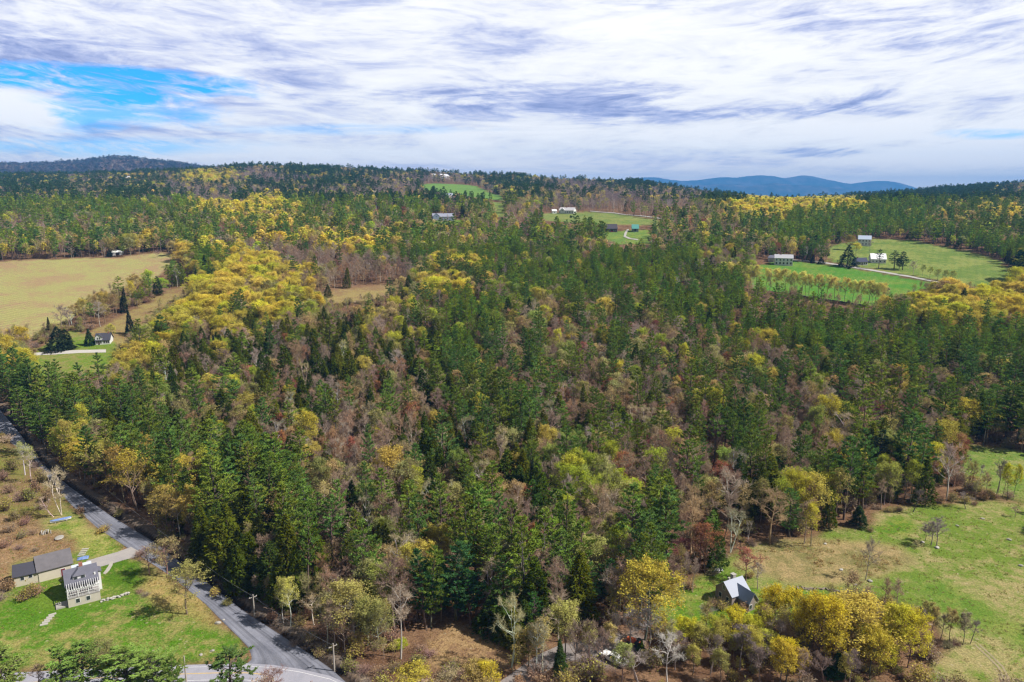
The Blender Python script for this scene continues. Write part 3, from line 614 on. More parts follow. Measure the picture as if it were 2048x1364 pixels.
        if nd:
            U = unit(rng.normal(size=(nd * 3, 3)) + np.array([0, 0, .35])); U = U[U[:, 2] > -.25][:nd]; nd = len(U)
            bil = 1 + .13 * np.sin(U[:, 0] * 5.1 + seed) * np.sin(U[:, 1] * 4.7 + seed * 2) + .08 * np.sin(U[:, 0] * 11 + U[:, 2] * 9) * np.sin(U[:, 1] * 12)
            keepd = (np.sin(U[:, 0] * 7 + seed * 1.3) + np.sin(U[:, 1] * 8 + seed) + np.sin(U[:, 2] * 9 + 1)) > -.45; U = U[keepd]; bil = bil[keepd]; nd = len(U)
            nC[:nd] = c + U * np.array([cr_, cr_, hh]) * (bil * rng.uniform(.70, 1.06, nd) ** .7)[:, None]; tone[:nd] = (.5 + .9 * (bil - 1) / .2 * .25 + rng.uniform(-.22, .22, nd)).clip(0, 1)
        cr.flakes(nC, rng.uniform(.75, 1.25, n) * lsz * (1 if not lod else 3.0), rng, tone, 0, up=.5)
    return tr, cr
def shrub_arr(seed, h=2.2, r=1.6, leaf=300, lsz=.2):
    rng = np.random.default_rng(seed); tr, cr = TB(), TB(); n = 70
    az = rng.uniform(0, 6.28, n); el = rng.uniform(.5, 1.4, n); D = np.stack([np.cos(az) * np.cos(el) * r * 1.3, np.sin(az) * np.cos(el) * r * 1.3, np.sin(el) * h], 1) * rng.uniform(.6, 1, (n, 1))
    tr.blades(np.zeros((12, 3)) - np.array([0, 0, .1]), D[:12] * .7, .05, unit(np.cross(D[:12], rng.normal(size=(12, 3)))), .5, 1)
    cr.blades(np.zeros((n, 3)), D, .03, unit(np.cross(D, rng.normal(size=D.shape))), .5, 1)
    P2 = np.repeat(D, 6, 0) * rng.uniform(.4, 1, (n * 6, 1)); D2 = unit(np.repeat(D, 6, 0) + rng.normal(size=P2.shape) * 1.3) * rng.uniform(.3, .8, (n * 6, 1))
    cr.blades(P2, D2, .022, unit(np.cross(D2, rng.normal(size=P2.shape))), rng.uniform(.2, .9, len(P2)), 1)
    if leaf: cr.flakes((P2 + D2)[rng.integers(0, len(P2), leaf)] + rng.normal(size=(leaf, 3)) * .12, lsz, rng, rng.uniform(.1, .9, leaf), 0)
    return tr, cr

# variants: kind -> list of (reference height, reference radius, trunk+crown arrays)
SPEC = {
 'pine': [pine(1, 22, 4.4, .28, 14), pine(2, 22, 3.7, .42, 10), pine(3, 22, 4.8, .20, 17, 1.5), pine(4, 22, 3.3, .50, 9), pine(5, 22, 4.1, .33, 13, 2.)],
 'hemlock': [hemlock(11, 16, 3.8), hemlock(12, 16, 3.3, .12, .72), hemlock(13, 16, 4.4, .05, .9), hemlock(14, 16, 3.6, .10, .6)],
 'spruce': [hemlock(21, 16, 2.9, .04, 1.0, 0, .4)],
 'bare': [decid(31, 16, 3.6, .38, 11), decid(32, 16, 4.4, .30, 12), decid(33, 16, 2.7, .50, 9), decid(34, 16, 3.9, .42, 11, fork=1)],
 'maple': [decid(47, 16, 4.3, .26, 15, 3400, .27, fork=1, dome=.15), decid(48, 16, 3.7, .36, 13, 2400, .27, dome=.1), decid(41, 16, 4.6, .22, 15, 5200, .27), decid(42, 16, 4.0, .32, 14, 4400, .27, bias=.2), decid(43, 16, 3.2, .42, 12, 3000, .27), decid(44, 16, 5.0, .18, 16, 6000, .27, bias=.15)],
 'oak': [decid(51, 16, 4.5, .30, 13, 1300, .30, dome=.12), decid(52, 16, 3.8, .38, 12, 1100, .28, dome=.12), decid(53, 16, 4.9, .26, 13, 1600, .30, fork=1, dome=.12)],
 'birch': [decid(61, 16, 2.9, .40, 10, 260, .24, twr=.03, tww=.2, dome=0), decid(62, 16, 3.4, .34, 11, 0, .24, fork=1, twr=.03, tww=.2), decid(63, 16, 2.5, .48, 9, 800, .28, tww=.3, dome=.3)],
 'shrub': [shrub_arr(81), shrub_arr(82, 1.6, 1.8, 0), shrub_arr(83, 2.4, 1.3, 500, .22)], 'sapling': [decid(71, 9, 1.5, .45, 8, 260, .24, 5), decid(72, 9, 1.2, .50, 7, 0, .24, 5)]}
LODS = {
 'pine': [pine(6, 22, 5.0, .20, lod=1), pine(7, 22, 4.6, .28, lod=1), pine(8, 22, 4.2, .34, lod=1)],
 'hemlock': [hemlock(15, 16, 3.9, lod=1), hemlock(16, 16, 3.4, .1, .7, lod=1)], 'spruce': [hemlock(22, 16, 2.9, .04, 1.0, 1)],
 'bare': [decid(35, 16, 4.0, .36, 8, lod=1), decid(36, 16, 3.4, .42, 8, lod=1)],
 'maple': [decid(45, 16, 4.6, .25, 9, 3000, .36, lod=1), decid(46, 16, 4.0, .34, 9, 2600, .36, lod=1)],
 'oak': [decid(54, 16, 4.3, .32, 9, 1500, .30, lod=1)], 'birch': [decid(64, 16, 3.0, .40, 8, 700, .26, lod=1)], 'sapling': [decid(73, 9, 1.6, .4, 8, 700, .26, lod=1)], 'shrub': [shrub_arr(84)]}
REFH = {'pine': 22., 'hemlock': 16., 'spruce': 16., 'bare': 16., 'maple': 16., 'oak': 16., 'birch': 16., 'sapling': 9., 'shrub': 2.2}
def mk(name, tb, mt, wood=True):
    V, Fc, v, w_ = tb.arrays(); return mesh_from(name, V, Fc, [mt], {'v': ('FACE', v), 'w': ('FACE', w_)})
def mk_joint(name, tr, cr, mt):
    a, b = tr.arrays(), cr.arrays()
    return mesh_from(name, np.concatenate([a[0], b[0]]), np.concatenate([a[1], b[1] + len(a[0])]), [M_BARK, mt],
                     {'v': ('FACE', np.concatenate([a[2], b[2]])), 'w': ('FACE', np.concatenate([a[3], b[3]]))}, np.r_[np.zeros(len(a[1])), np.ones(len(b[1]))])
ME = {}; COLL = {}
for kd, lst in SPEC.items():
    lm = M_NEEDLE if kd in ('pine', 'hemlock', 'spruce') else M_LEAF
    ME[kd] = [(mk(kd + '_trunk', t_, M_BARK), mk(kd + '_crown', c_, lm), mk_joint(kd + '_whole', t_, c_, lm)) for t_, c_ in lst]
    col = bpy.data.collections.new(kd + '_variants'); COLL[kd] = col
    for i, (_, _, j) in enumerate(ME[kd]): col.objects.link(bpy.data.objects.new('%s_variant_%02d' % (kd, i), j))
    for i, (t_, c_) in enumerate(LODS[kd]): col.objects.link(bpy.data.objects.new('%s_variant_%02d' % (kd, 50 + i), mk_joint(kd + '_far', t_, c_, lm)))
NV = {k: len(v) for k, v in SPEC.items()}; NL = {k: len(v) for k, v in LODS.items()}

# ------------------------------------------------------------------ what grows where
GROWTH = {  # picture row of the crown : kinds in 64 px steps across
 340: 'bbMbbPMPPPPbPPPPPbPPPPPPPPPPbbbb', 352: 'PbMMbbYBBPPPBBBPPbBPPPPPPPPPMbPb', 370: 'PMbbMBBMPPPBBBPMMBBPPPPPPPPMbPPb', 385: 'MPbPPBBBBBBMBMMMMBBBBBBYYMMPMPPb', 400: 'PMPPbMPPYPPPPPMMMBBBBBMYYYYMMMMM',
 415: 'PPMPPPYYYPPPPPMPMBBBBBMYYYYPPMMM', 430: 'MPPPPPMYyPPPPPMMPbbBbbbYYPPPPMMY', 445: 'MMPPMMPPYyyMMPPPPPPPbbbMPPPPPyMM', 460: 'PMPPMMPyMMPPPMPPpPPPPbbMPPPPPMMM',
 475: 'PPPPyPPPYyYyyPPPPPpbbbMMPPbyPPPM', 490: 'PbybybYPBPYYPPPPPPPPbPPbbPbPPPPP', 510: 'yybyyYPYbBBpPPPPPPPPPPLbPbPPbPPP', 530: 'yybyyyPYYBBBByYPpPPPPPLLbbPPbPPP',
 555: 'yyyyPPYYYYbBByyPPPPPPPPLLbPYYYYY', 580: 'yybyPyYYYYyyyYYpPPPPPPPPbbbYYYYY', 605: 'yByyyYYYYYyYypPPpppPPPPPPPPYYYYY', 630: 'YyyyyYYbYyHYypPPppPPPPPPPPPPPYYY',
 660: 'YyyyyYbYHhhyHHPPpbpbPPPPPPPPPPPP', 690: 'yYyYyHHHhHhHHHPPPppbpPpPPPPPPPPP', 720: 'YyyyYHHHhBHhHPPpPLpbbpppbPPPPHPP', 750: 'PHPybHHbbhhhBHPPPppbbbPpbPPPPbHP',
 780: 'PPPyHhbhhhbbbhHPPPppbbbPpbbbppbP', 810: 'PPPHHbBbbhbbbhPPPbpbbpPppbpbbbyP', 840: 'PPPPHhbbhbbbbHPPPbbpbppbbbbpyyPP', 870: 'PPyHPPhhbbbhhHHPHbbbbbpPbbbbyHbP',
 900: 'pPYPPPPPbbbbbHHHHbbbbbPPbbpHyHbH', 930: 'pPYPPPPPhbbbbHHhHbLbbbbPbpHyLbbb', 960: 'phyyYPPPPbhBbbHHHbLLpbhHpPPLLbbb', 990: 'phyyYPHPPPbhbHhbHLLLPbbhbyybbbbb',
 1020: 'phyyyyPHPPbbbhHbbLLLPphHbybbbbbb', 1050: 'phyhhyHHPPphbhbbLLLbPbbrHHybbbbb', 1080: 'phyhhHHHHPPppbPPbLbLPPbrrHbbbbbb', 1110: 'phyhhhHHHHypbpPPhLLPPbbbbbbbbbbb',
 1140: 'phyhhhHHHHybpbPPHybPPbbbbbbbbbbb', 1175: 'phyhhhhHHybLLbPPHHybPbbbbbbbbbbb', 1210: 'phyhhhhhHbbLLbPPPHybYbbbYYYbbbbb', 1250: 'phyhhhhhhbbybbbbbbbybyYyYYYYbbbb',
 1300: 'phyhhhhhhbbbbyybbbbbbybyYyyYyybb', 1364: 'phyhhhhhhbbbyyybhbbbbbbyyyyYyybb'}
for r_, c_, v_ in ((605, 16, 'ppppPP'), (630, 16, 'pppppP'), (660, 16, 'pbpbpPp'), (690, 15, 'ppbpppbPpP'), (720, 15, 'ppLpbbpppb'), (750, 16, 'pppbbbppb'), (780, 15, 'pppppbbbp')):
    GROWTH[r_] = GROWTH[r_][:c_] + v_ + GROWTH[r_][c_ + len(v_):]
GR = sorted(GROWTH)
MIX = {  # pine hemlock spruce bare maple lime oak birch red
 'P': (.74, .07, .01, .07, .03, .03, .03, .01, .01), 'p': (.24, .03, .00, .47, .04, .05, .10, .04, .03), 'H': (.12, .62, .01, .13, .02, .01, .04, .03, .02), 'h': (.06, .46, .00, .27, .02, .02, .06, .08, .03),
 'B': (.03, .01, .00, .90, .01, .00, .04, .02, .00), 'b': (.10, .05, .00, .58, .03, .03, .12, .06, .03), 'Y': (.02, .01, .00, .07, .78, .07, .05, .00, .00), 'y': (.14, .05, .01, .22, .25, .05, .25, .03, .00),
 'L': (.07, .10, .00, .38, .03, .30, .07, .04, .01), 'M': (.32, .02, .00, .40, .05, .07, .12, .02, .00), 'r': (.06, .12, .00, .50, .02, .02, .10, .03, .15)}
KN = ['pine', 'hemlock', 'spruce', 'bare', 'maple', 'lime', 'oak', 'birch', 'red']
rng = np.random.default_rng(20)
TINTS = {'pine': [(.16, .24, .055), (.20, .265, .05), (.135, .225, .06), (.23, .28, .05)], 'hemlock': [(.09, .125, .018), (.12, .14, .018), (.07, .105, .022), (.16, .17, .022)], 'spruce': [(.035, .055, .03)],
 'bare': [(.38, .25, .17), (.40, .24, .14), (.34, .25, .20), (.42, .30, .19), (.40, .25, .19)], 'maple': [(.68, .54, .09), (.60, .49, .10), (.70, .53, .13), (.60, .54, .07)],
 'lime': [(.42, .46, .05), (.36, .40, .09), (.46, .48, .06), (.40, .38, .12)], 'oak': [(.52, .38, .18), (.44, .40, .14), (.54, .42, .20), (.42, .40, .17)], 'birch': [(.42, .36, .16), (.34, .28, .15)], 'red': [(.40, .15, .11), (.36, .13, .12), (.44, .20, .10)], 'shrub': [(.34, .30, .12), (.40, .26, .16), (.26, .26, .08), (.46, .38, .12)]}
WOODS = {'pine': (.14, .11, .09), 'hemlock': (.10, .08, .06), 'spruce': (.09, .07, .06), 'maple': (.20, .17, .14), 'lime': (.26, .23, .19), 'oak': (.24, .18, .13), 'birch': (.62, .57, .52), 'red': (.26, .15, .13), 'shrub': (.30, .22, .17)}
MESHKIND = {'lime': 'maple', 'red': 'oak'}
BH = {'pine': (13, 26), 'hemlock': (9, 19), 'spruce': (12, 17), 'bare': (8.5, 18), 'maple': (10, 18), 'lime': (12, 16), 'oak': (12, 17), 'birch': (12, 17), 'red': (9, 14), 'shrub': (1.2, 2.6)}
class Tree:
    __slots__ = ('kind', 'x', 'y', 'z', 'h', 'wd', 'rz', 'tint', 'wood', 'vi', 'lean', 'app', 'hero', 'px', 'py', 'dep', 'label')
def make(kind, x, y, h, wd=1.0, tint=None, wood=None, vi=None, hero=False, lean=None, r=rng):
    t = Tree(); t.kind, t.x, t.y, t.h, t.wd, t.hero = kind, x, y, h, wd, hero
    t.z = gz(x, y) - .1; t.lean = lean or tuple(r.normal(size=2) * .035); t.rz = r.uniform(0, 6.283); mkd = MESHKIND.get(kind, kind)
    if tint is None: tint = TINTS[kind][r.integers(len(TINTS[kind]))]
    if kind in ('maple', 'lime'): tint = (tint[0] * .96, max(tint[1] * 1.02, tint[0] * .76), tint[2] + .02)
    j = r.uniform(.82, 1.2); t.tint = tuple(float(c * j * r.uniform(.95, 1.05)) for c in tint); cap_ = min(1.0, (.60 if y < 420 else .80) / max(t.tint)); t.tint = tuple(c * cap_ for c in t.tint)
    if kind == 'bare': t.wood = tuple(float(c) for c in (wood or [(.42, .36, .31), (.32, .25, .21), t.tint, (.54, .50, .46)][int(r.choice(4, p=[.2, .35, .35, .10]))]))
    else: t.wood = tuple(float(c * r.uniform(.85, 1.15)) for c in (wood or WOODS[kind]))
    t.vi = int(r.integers(NV[mkd])) if vi is None else vi
    t.px, t.py, t.dep = [float(q) for q in project(x, y, t.z + h * .6)]; t.app = h * F / t.dep; t.label = None
    return t
HERO = []
def hero(kind, bx, by, top, wd=1.0, tint=None, wood=None, vi=None, lean=None):
    """stands at the ground point seen at (bx, by); its top reaches picture row top"""
    x, y, z = at(bx, by); lo, hi = 1.0, 45.0
    for _ in range(25):
        m = (lo + hi) / 2
        if project(x, y, z + m)[1] > top: lo = m
        else: hi = m
    h = (lo + hi) / 2; kdh = REFH[MESHKIND.get(kind, kind)]
    if kind in ('maple', 'lime') and vi is not None: vi = min(vi + 2, 5)
    HERO.append(make(kind, x, y, h, wd, tint, wood, vi, True, lean)); return HERO[-1]
WHITE = (.72, .68, .64)
# by the gravel road and the farmhouse
hero('birch', 123, 1030, 934, 1.25, (.50, .44, .26), WHITE, 1); hero('birch', 108, 1034, 985, .9, None, WHITE, 1, lean=(-.30, .1)); hero('birch', 50, 950, 884, 1.2, (.45, .45, .16), WHITE, 2); hero('birch', 64, 965, 898, .8, (.45, .45, .16), WHITE, 2)
hero('maple', 145, 930, 838, .9, (.50, .38, .09)); hero('oak', 185, 945, 872, 1.0, (.44, .42, .10)); hero('oak', 215, 985, 880, 1.2, (.40, .38, .10), vi=0); hero('oak', 250, 1005, 893, 1.1, (.46, .34, .10), vi=0); hero('oak', 275, 1020, 905, 1.2, (.48, .38, .08), vi=2)
hero('oak', 335, 1072, 972, 1.05, (.46, .36, .11), vi=0); hero('oak', 350, 1075, 985, .9, (.44, .34, .12), vi=1); hero('bare', 362, 1078, 995, .8, (.33, .22, .16)); hero('oak', 318, 1064, 985, .9, (.46, .36, .11), vi=1)
hero('bare', 299, 1150, 1094, 1.35, (.36, .24, .20), vi=1); hero('oak', 334, 1155, 1080, 1.3, (.34, .27, .14), vi=0); hero('oak', 374, 1228, 1130, 1.35, (.36, .34, .12), vi=0)
hero('pine', 8, 1400, 1290, 1.7, (.22, .30, .08), vi=2); hero('pine', 130, 1395, 1294, 1.8, (.22, .30, .08)); hero('pine', 168, 1392, 1286, 1.8, (.22, .30, .08)); hero('oak', 212, 1390, 1285, 1.0, (.30, .30, .12)); hero('pine', 262, 1392, 1290, 2.0, (.22, .31, .08), vi=2); hero('pine', 315, 1398, 1302, 2.0, (.22, .31, .08), vi=2); hero('pine', 350, 1400, 1312, 1.0); hero('pine', 462, 1412, 1296, 1.9, (.10, .16, .045))
hero('bare', 545, 1420, 1335, 1.2, (.34, .22, .20)); hero('bare', 80, 1392, 1330, 1.0, (.30, .2, .15))
# wood edge above the road
hero('maple', 567, 1245, 1160, .7, (.52, .46, .12), WHITE, 2); hero('maple', 581, 1252, 1160, .8, (.52, .46, .12), WHITE, 2); hero('birch', 628, 1250, 1185, 1.1, (.4, .3, .15), WHITE, 0); hero('birch', 655, 1290, 1190, 1.1, None, (.5, .45, .4), 0); hero('bare', 668, 1300, 1195, 1.0)
hero('lime', 712, 1290, 1162, 1.15, (.46, .42, .13), (.42, .38, .34), 0); hero('lime', 735, 1292, 1195, 1.1, (.44, .40, .13), (.40, .36, .3), 1); hero('lime', 758, 1290, 1205, 1.0, (.42, .38, .13), (.40, .36, .3), 3)
hero('bare', 690, 1310, 1230, .8); hero('bare', 790, 1270, 1110, .9, (.30, .20, .15)); hero('bare', 810, 1262, 1115, .9, (.30, .2, .15))
hero('pine', 852, 1258, 1098, 1.0, (.06, .14, .045), vi=0); hero('pine', 862, 1255, 1092, .9, vi=2); hero('pine', 912, 1240, 1085, 1.25, (.055, .13, .045), vi=2); hero('pine', 942, 1250, 1140, 1.2, (.06, .14, .045), vi=0); hero('pine', 882, 1245, 1150, .9)
hero('hemlock', 975, 1262, 1190, 1.2); hero('hemlock', 1005, 1275, 1195, 1.1); hero('hemlock', 1030, 1290, 1215, 1.1); hero('hemlock', 1050, 1285, 1200, 1.1); hero('pine', 1068, 1275, 1185, 1.1, (.08, .17, .04))
hero('birch', 1072, 1350, 1238, .9, None, WHITE, 0); hero('birch', 1086, 1348, 1236, .9, (.42, .34, .14), WHITE, 2); hero('oak', 1055, 1345, 1262, 1.0, (.40, .34, .12))
hero('maple', 802, 1296, 1281, 1.5, (.45, .45, .03)); hero('maple', 830, 1420, 1338, 1.4, (.56, .44, .08)); hero('maple', 958, 1410, 1332, 1.4, (.52, .40, .14)); hero('maple', 978, 1408, 1325, 1.1, (.62, .42, .05)); hero('oak', 905, 1415, 1345, 1.3, (.44, .36, .2))
hero('lime', 1060, 1172, 1090, 1.1, (.48, .47, .05), (.34, .3, .27), 0); hero('lime', 1092, 1176, 1096, .9, (.50, .48, .05), None, 2); hero('lime', 1035, 1215, 1130, .95, (.40, .38, .14)); hero('oak', 1010, 1190, 1085, 1.0, (.36, .32, .16), (.45, .42, .4))
# lime maples in the middle of the wood
for bx, by, tp, wdd, tn in [(1130, 1058, 990, .95, (.52, .54, .05)), (1180, 1045, 992, .8, (.46, .46, .07)), (1172, 1100, 1038, 1.1, (.48, .48, .07)), (1240, 1020, 942, 1.0, (.55, .56, .04)), (1260, 1045, 962, 1.1, (.50, .54, .05)), (1275, 1065, 990, 1.0, (.46, .52, .04)), (1215, 1090, 1025, .9, (.42, .42, .10)), (1200, 1115, 1048, 1.0, (.42, .40, .10)), (1132, 1105, 1040, .8, (.44, .44, .08)), (1110, 1120, 1068, .8, (.46, .46, .07)), (1228, 1000, 950, .8, (.40, .38, .16)), (1145, 1150, 1088, .8, (.40, .36, .16)), (1312, 985, 955, .8, (.44, .48, .05)), (1108, 745, 708, 1.5, (.46, .46, .06)), (1112, 790, 766, 1.0, (.48, .50, .05)), (1163, 790, 772, .9, (.5, .5, .05)), (980, 690, 652, 1.1, (.62, .54, .06)), (795, 688, 634, 1.2, (.56, .50, .06)), (820, 712, 655, .9, (.52, .48, .06)), (842, 716, 655, .9, (.52, .46, .07)), (608, 700, 650, 1.0, (.44, .48, .04)), (441, 745, 682, 1.35, (.54, .46, .07)), (1500, 762, 738, 1, (.42, .5, .05)), (1898, 805, 755, .7, (.5, .56, .04)), (262, 790, 745, 1.0, (.5, .42, .08)), (290, 800, 742, .9, (.48, .42, .07)), (330, 720, 665, 1.4, (.56, .44, .06)), (358, 725, 660, 1.2, (.54, .42, .06)), (245, 760, 700, 1.1, (.5, .38, .08)), (298, 740, 692, .9, (.52, .38, .06)), (25, 775, 715, 1.6, (.58, .44, .06)), (45, 712, 655, 1.3, (.58, .44, .05)), (30, 705, 668, 1.1, (.4, .3, .14))]:
    hero('lime' if tn[1] >= tn[0] * .97 else 'maple', bx, by, tp, wdd, tn)
hero('oak', 1240, 1220, 1136, .75, (.50, .36, .06), vi=0); hero('maple', 1248, 1222, 1142, .6, (.50, .36, .04), vi=1); hero('pine', 1218, 1215, 1118, 1.2, (.07, .15, .05)); hero('pine', 1205, 1205, 1150, 1.0)
hero('lime', 1140, 1180, 1100, 1.1, (.36, .34, .2), (.5, .47, .44)); hero('bare', 1262, 1205, 1122, .9, (.26, .23, .22))
for bx in (1300, 1322, 1340, 1348, 1368, 1385): hero('bare', bx, 1190 - abs(bx - 1340) * .12, 1118 - (bx == 1368) * 12, .75, (.31, .19, .16))
hero('red', 1410, 1145, 1050, 1.0, (.34, .15, .08), None, 0); hero('red', 1400, 1140, 1052, .9, (.42, .24, .16), None, 1); hero('hemlock', 1432, 1140, 1042, .8); hero('red', 1492, 1162, 1098, 1.15, (.40, .16, .12), None, 0); hero('bare', 1515, 1178, 1126, .9, (.24, .2, .18)); hero('red', 1368, 1140, 1078, .9, (.40, .16, .17))
hero('pine', 1556, 1005, 914, 1.35, (.07, .15, .035), vi=2); hero('pine', 1598, 985, 905, 1.0, vi=1); hero('birch', 1496, 1078, 1040, .7, None, WHITE, 1); hero('pine', 1640, 1010, 925, 1.1); hero('pine', 1655, 985, 895, 1.1, (.065, .15, .035)); hero('hemlock', 1668, 1000, 910, 1.0); hero('pine', 1750, 960, 858, 1.2, (.06, .10, .045)); hero('maple', 1570, 1062, 998, .8, (.56, .50, .06), None, 2); hero('maple', 1622, 1092, 1008, .8, (.66, .56, .08), None, 2); hero('bare', 1608, 1088, 1000, .9)
hero('hemlock', 1718, 1052, 1010, 1.3, (.05, .08, .025)); hero('lime', 1712, 1000, 922, .95, (.46, .46, .08), vi=2); hero('lime', 1730, 1005, 945, .8, (.48, .46, .08), vi=2); hero('lime', 1768, 1010, 926, 1.05, (.44, .44, .09), vi=1); hero('pine', 1841, 965, 905, 1.25, (.045, .11, .035), vi=0); hero('maple', 1805, 910, 862, 1.0, (.62, .50, .06)); hero('maple', 1830, 915, 865, .9, (.5, .40, .08)); hero('maple', 1685, 925, 870, .9, (.56, .48, .05)); hero('birch', 1675, 900, 822, 1.5, None, (.6, .56, .52), 1)
hero('maple', 1862, 865, 800, 1.2, (.56, .46, .12)); hero('maple', 1885, 870, 806, 1.1, (.54, .46, .10)); hero('maple', 1835, 890, 832, 1.0, (.54, .42, .14)); hero('maple', 1910, 880, 820, 1.0, (.46, .48, .07)); hero('birch', 1878, 830, 782, .8, None, WHITE, 1)
hero('bare', 1937, 945, 915, .6, (.2, .17, .15)); hero('bare', 1956, 968, 925, .6, (.2, .16, .15)); hero('bare', 1993, 990, 918, .8, (.24, .21, .2)); hero('bare', 1997, 985, 925, .6, (.24, .21, .2)); hero('maple', 2014, 1002, 930, .65, (.60, .58, .04), (.1, .08, .07), 2); hero('maple', 2026, 1000, 932, .5, (.60, .58, .04), (.1, .08, .07), 2)
hero('bare', 1731, 1160, 1078, .75, (.26, .19, .19)); hero('bare', 1862, 1090, 1042, 1.2, (.30, .24, .26)); hero('bare', 1872, 1094, 1035, 1.1, (.30, .24, .26)); hero('bare', 1850, 1082, 1050, 1.1, (.26, .19, .18)); hero('bare', 2030, 1034, 1012, 1.0); hero('bare', 1826, 1024, 975, 1.1, (.18, .14, .13)); hero('bare', 1932, 1018, 985, 1.2, (.27, .23, .22))
# golden clump in front of the cottage
for bx, by, tp, wdd, tn, vi in [(1462, 1290, 1216, 1.15, (.60, .50, .03), 0), (1480, 1275, 1228, 1.0, (.54, .46, .05), 1), (1525, 1280, 1215, 1.1, (.54, .46, .06), 1), (1548, 1265, 1172, 1.0, (.66, .52, .03), 0), (1575, 1268, 1182, 1.2, (.66, .52, .04), 0), (1600, 1300, 1215, 1.1, (.50, .40, .06), 2), (1640, 1330, 1190, 1.15, (.70, .52, .04), 3), (1615, 1318, 1200, .9, (.70, .52, .04), 0), (1665, 1310, 1200, .9, (.62, .48, .05), 1), (1360, 1292, 1236, 1.1, (.60, .52, .03), 0), (1378, 1296, 1238, .9, (.56, .48, .04), 1), (1400, 1330, 1250, .9, (.42, .36, .07), 2), (1440, 1330, 1245, .9, (.44, .36, .07), 2), (1500, 1335, 1255, .9, (.48, .40, .06), 1), (1572, 1362, 1278, 1.05, (.72, .54, .03), 0), (1560, 1380, 1290, 1.0, (.70, .52, .06), 1), (1715, 1340, 1250, .9, (.48, .48, .04), 0), (1740, 1360, 1262, 1.2, (.56, .44, .05), 1), (1760, 1350, 1275, 1.0, (.60, .50, .03), 0), (1795, 1330, 1208, 1.0, (.54, .46, .04), 0), (1815, 1335, 1225, 1.0, (.60, .50, .03), 3), (1848, 1270, 1205, .8, (.44, .34, .10), 2), (1862, 1275, 1215, .7, (.44, .34, .12), 2), (1900, 1285, 1222, .8, (.48, .36, .14), 2), (1925, 1290, 1228, .9, (.30, .24, .14), 2), (1130, 1320, 1205, 1.0, (.48, .42, .12), 1), (1175, 1320, 1250, .9, (.46, .38, .12), 2), (1215, 1310, 1250, .9, (.50, .38, .14), 2), (1240, 1375, 1290, .9, (.36, .34, .10), 2), (1420, 1300, 1235, 1.0, (.54, .48, .05), 1), (1500, 1300, 1232, 1.0, (.60, .50, .04), 0), (1620, 1275, 1195, 1.0, (.66, .54, .05), 1), (1660, 1345, 1250, 1.0, (.60, .46, .07), 2), (1690, 1290, 1215, 1.0, (.58, .50, .05), 0), (1530, 1330, 1262, .9, (.52, .46, .06), 1), (1775, 1300, 1225, 1.0, (.58, .52, .04), 1), (1600, 1370, 1300, .9, (.60, .44, .08), 2), (1440, 1365, 1300, .9, (.44, .40, .10), 2), (1690, 1375, 1310, .9, (.50, .42, .10), 2), (1340, 1310, 1250, .8, (.56, .50, .05), 2), (1385, 1350, 1290, .8, (.50, .42, .09), 2)]:
    hero('maple', bx, by, tp, wdd * .90, (tn[0] * 1.04, tn[1] * 1.06, tn[2] + .02), (.17, .14, .12), vi)
for bx, by, tp, wdd, wood in [(1298, 1300, 1210, 1.1, (.42, .38, .37)), (1262, 1298, 1215, 1.0, (.40, .36, .35)), (1335, 1368, 1262, 1.0, (.62, .58, .55)), (1278, 1372, 1290, 1.2, (.44, .38, .36)), (1410, 1262, 1205, 1.0, (.3, .26, .25)), (1500, 1310, 1250, 1.2, (.34, .3, .29)), (1480, 1340, 1255, 1.2, (.3, .25, .24)), (1540, 1330, 1240, 1.0, (.28, .23, .2)), (1690, 1330, 1225, .9, (.26, .21, .19)), (1750, 1295, 1210, 1.1, (.38, .34, .32)), (1780, 1300, 1235, 1.1, (.26, .2, .18)), (1835, 1280, 1215, .7, (.24, .2, .18)), (1880, 1280, 1225, .7, (.26, .21, .2)), (1940, 1288, 1235, .8, (.26, .21, .2)), (1350, 1340, 1262, .9, (.3, .24, .22)), (1420, 1350, 1270, .9, (.3, .24, .22)), (1520, 1375, 1280, .9, (.28, .22, .2)), (1605, 1380, 1300, .9, (.3, .22, .19)), (1650, 1375, 1300, .8, (.3, .22, .19)), (1700, 1385, 1300, .9, (.3, .24, .22)), (1180, 1340, 1245, .9, (.3, .22, .18)), (1205, 1348, 1255, .8, (.3, .22, .18)), (1150, 1342, 1240, .9, (.3, .22, .18)), (1225, 1300, 1225, .8, (.3, .24, .22))]:
    hero('bare', bx, by, tp, wdd, wood, wood)
hero('spruce', 1122, 1362, 1275, .9, (.06, .10, .03)); hero('spruce', 1670, 1352, 1300, 1.3, (.06, .11, .03)); hero('spruce', 1282, 1302, 1280, 1.0, (.09, .13, .02))
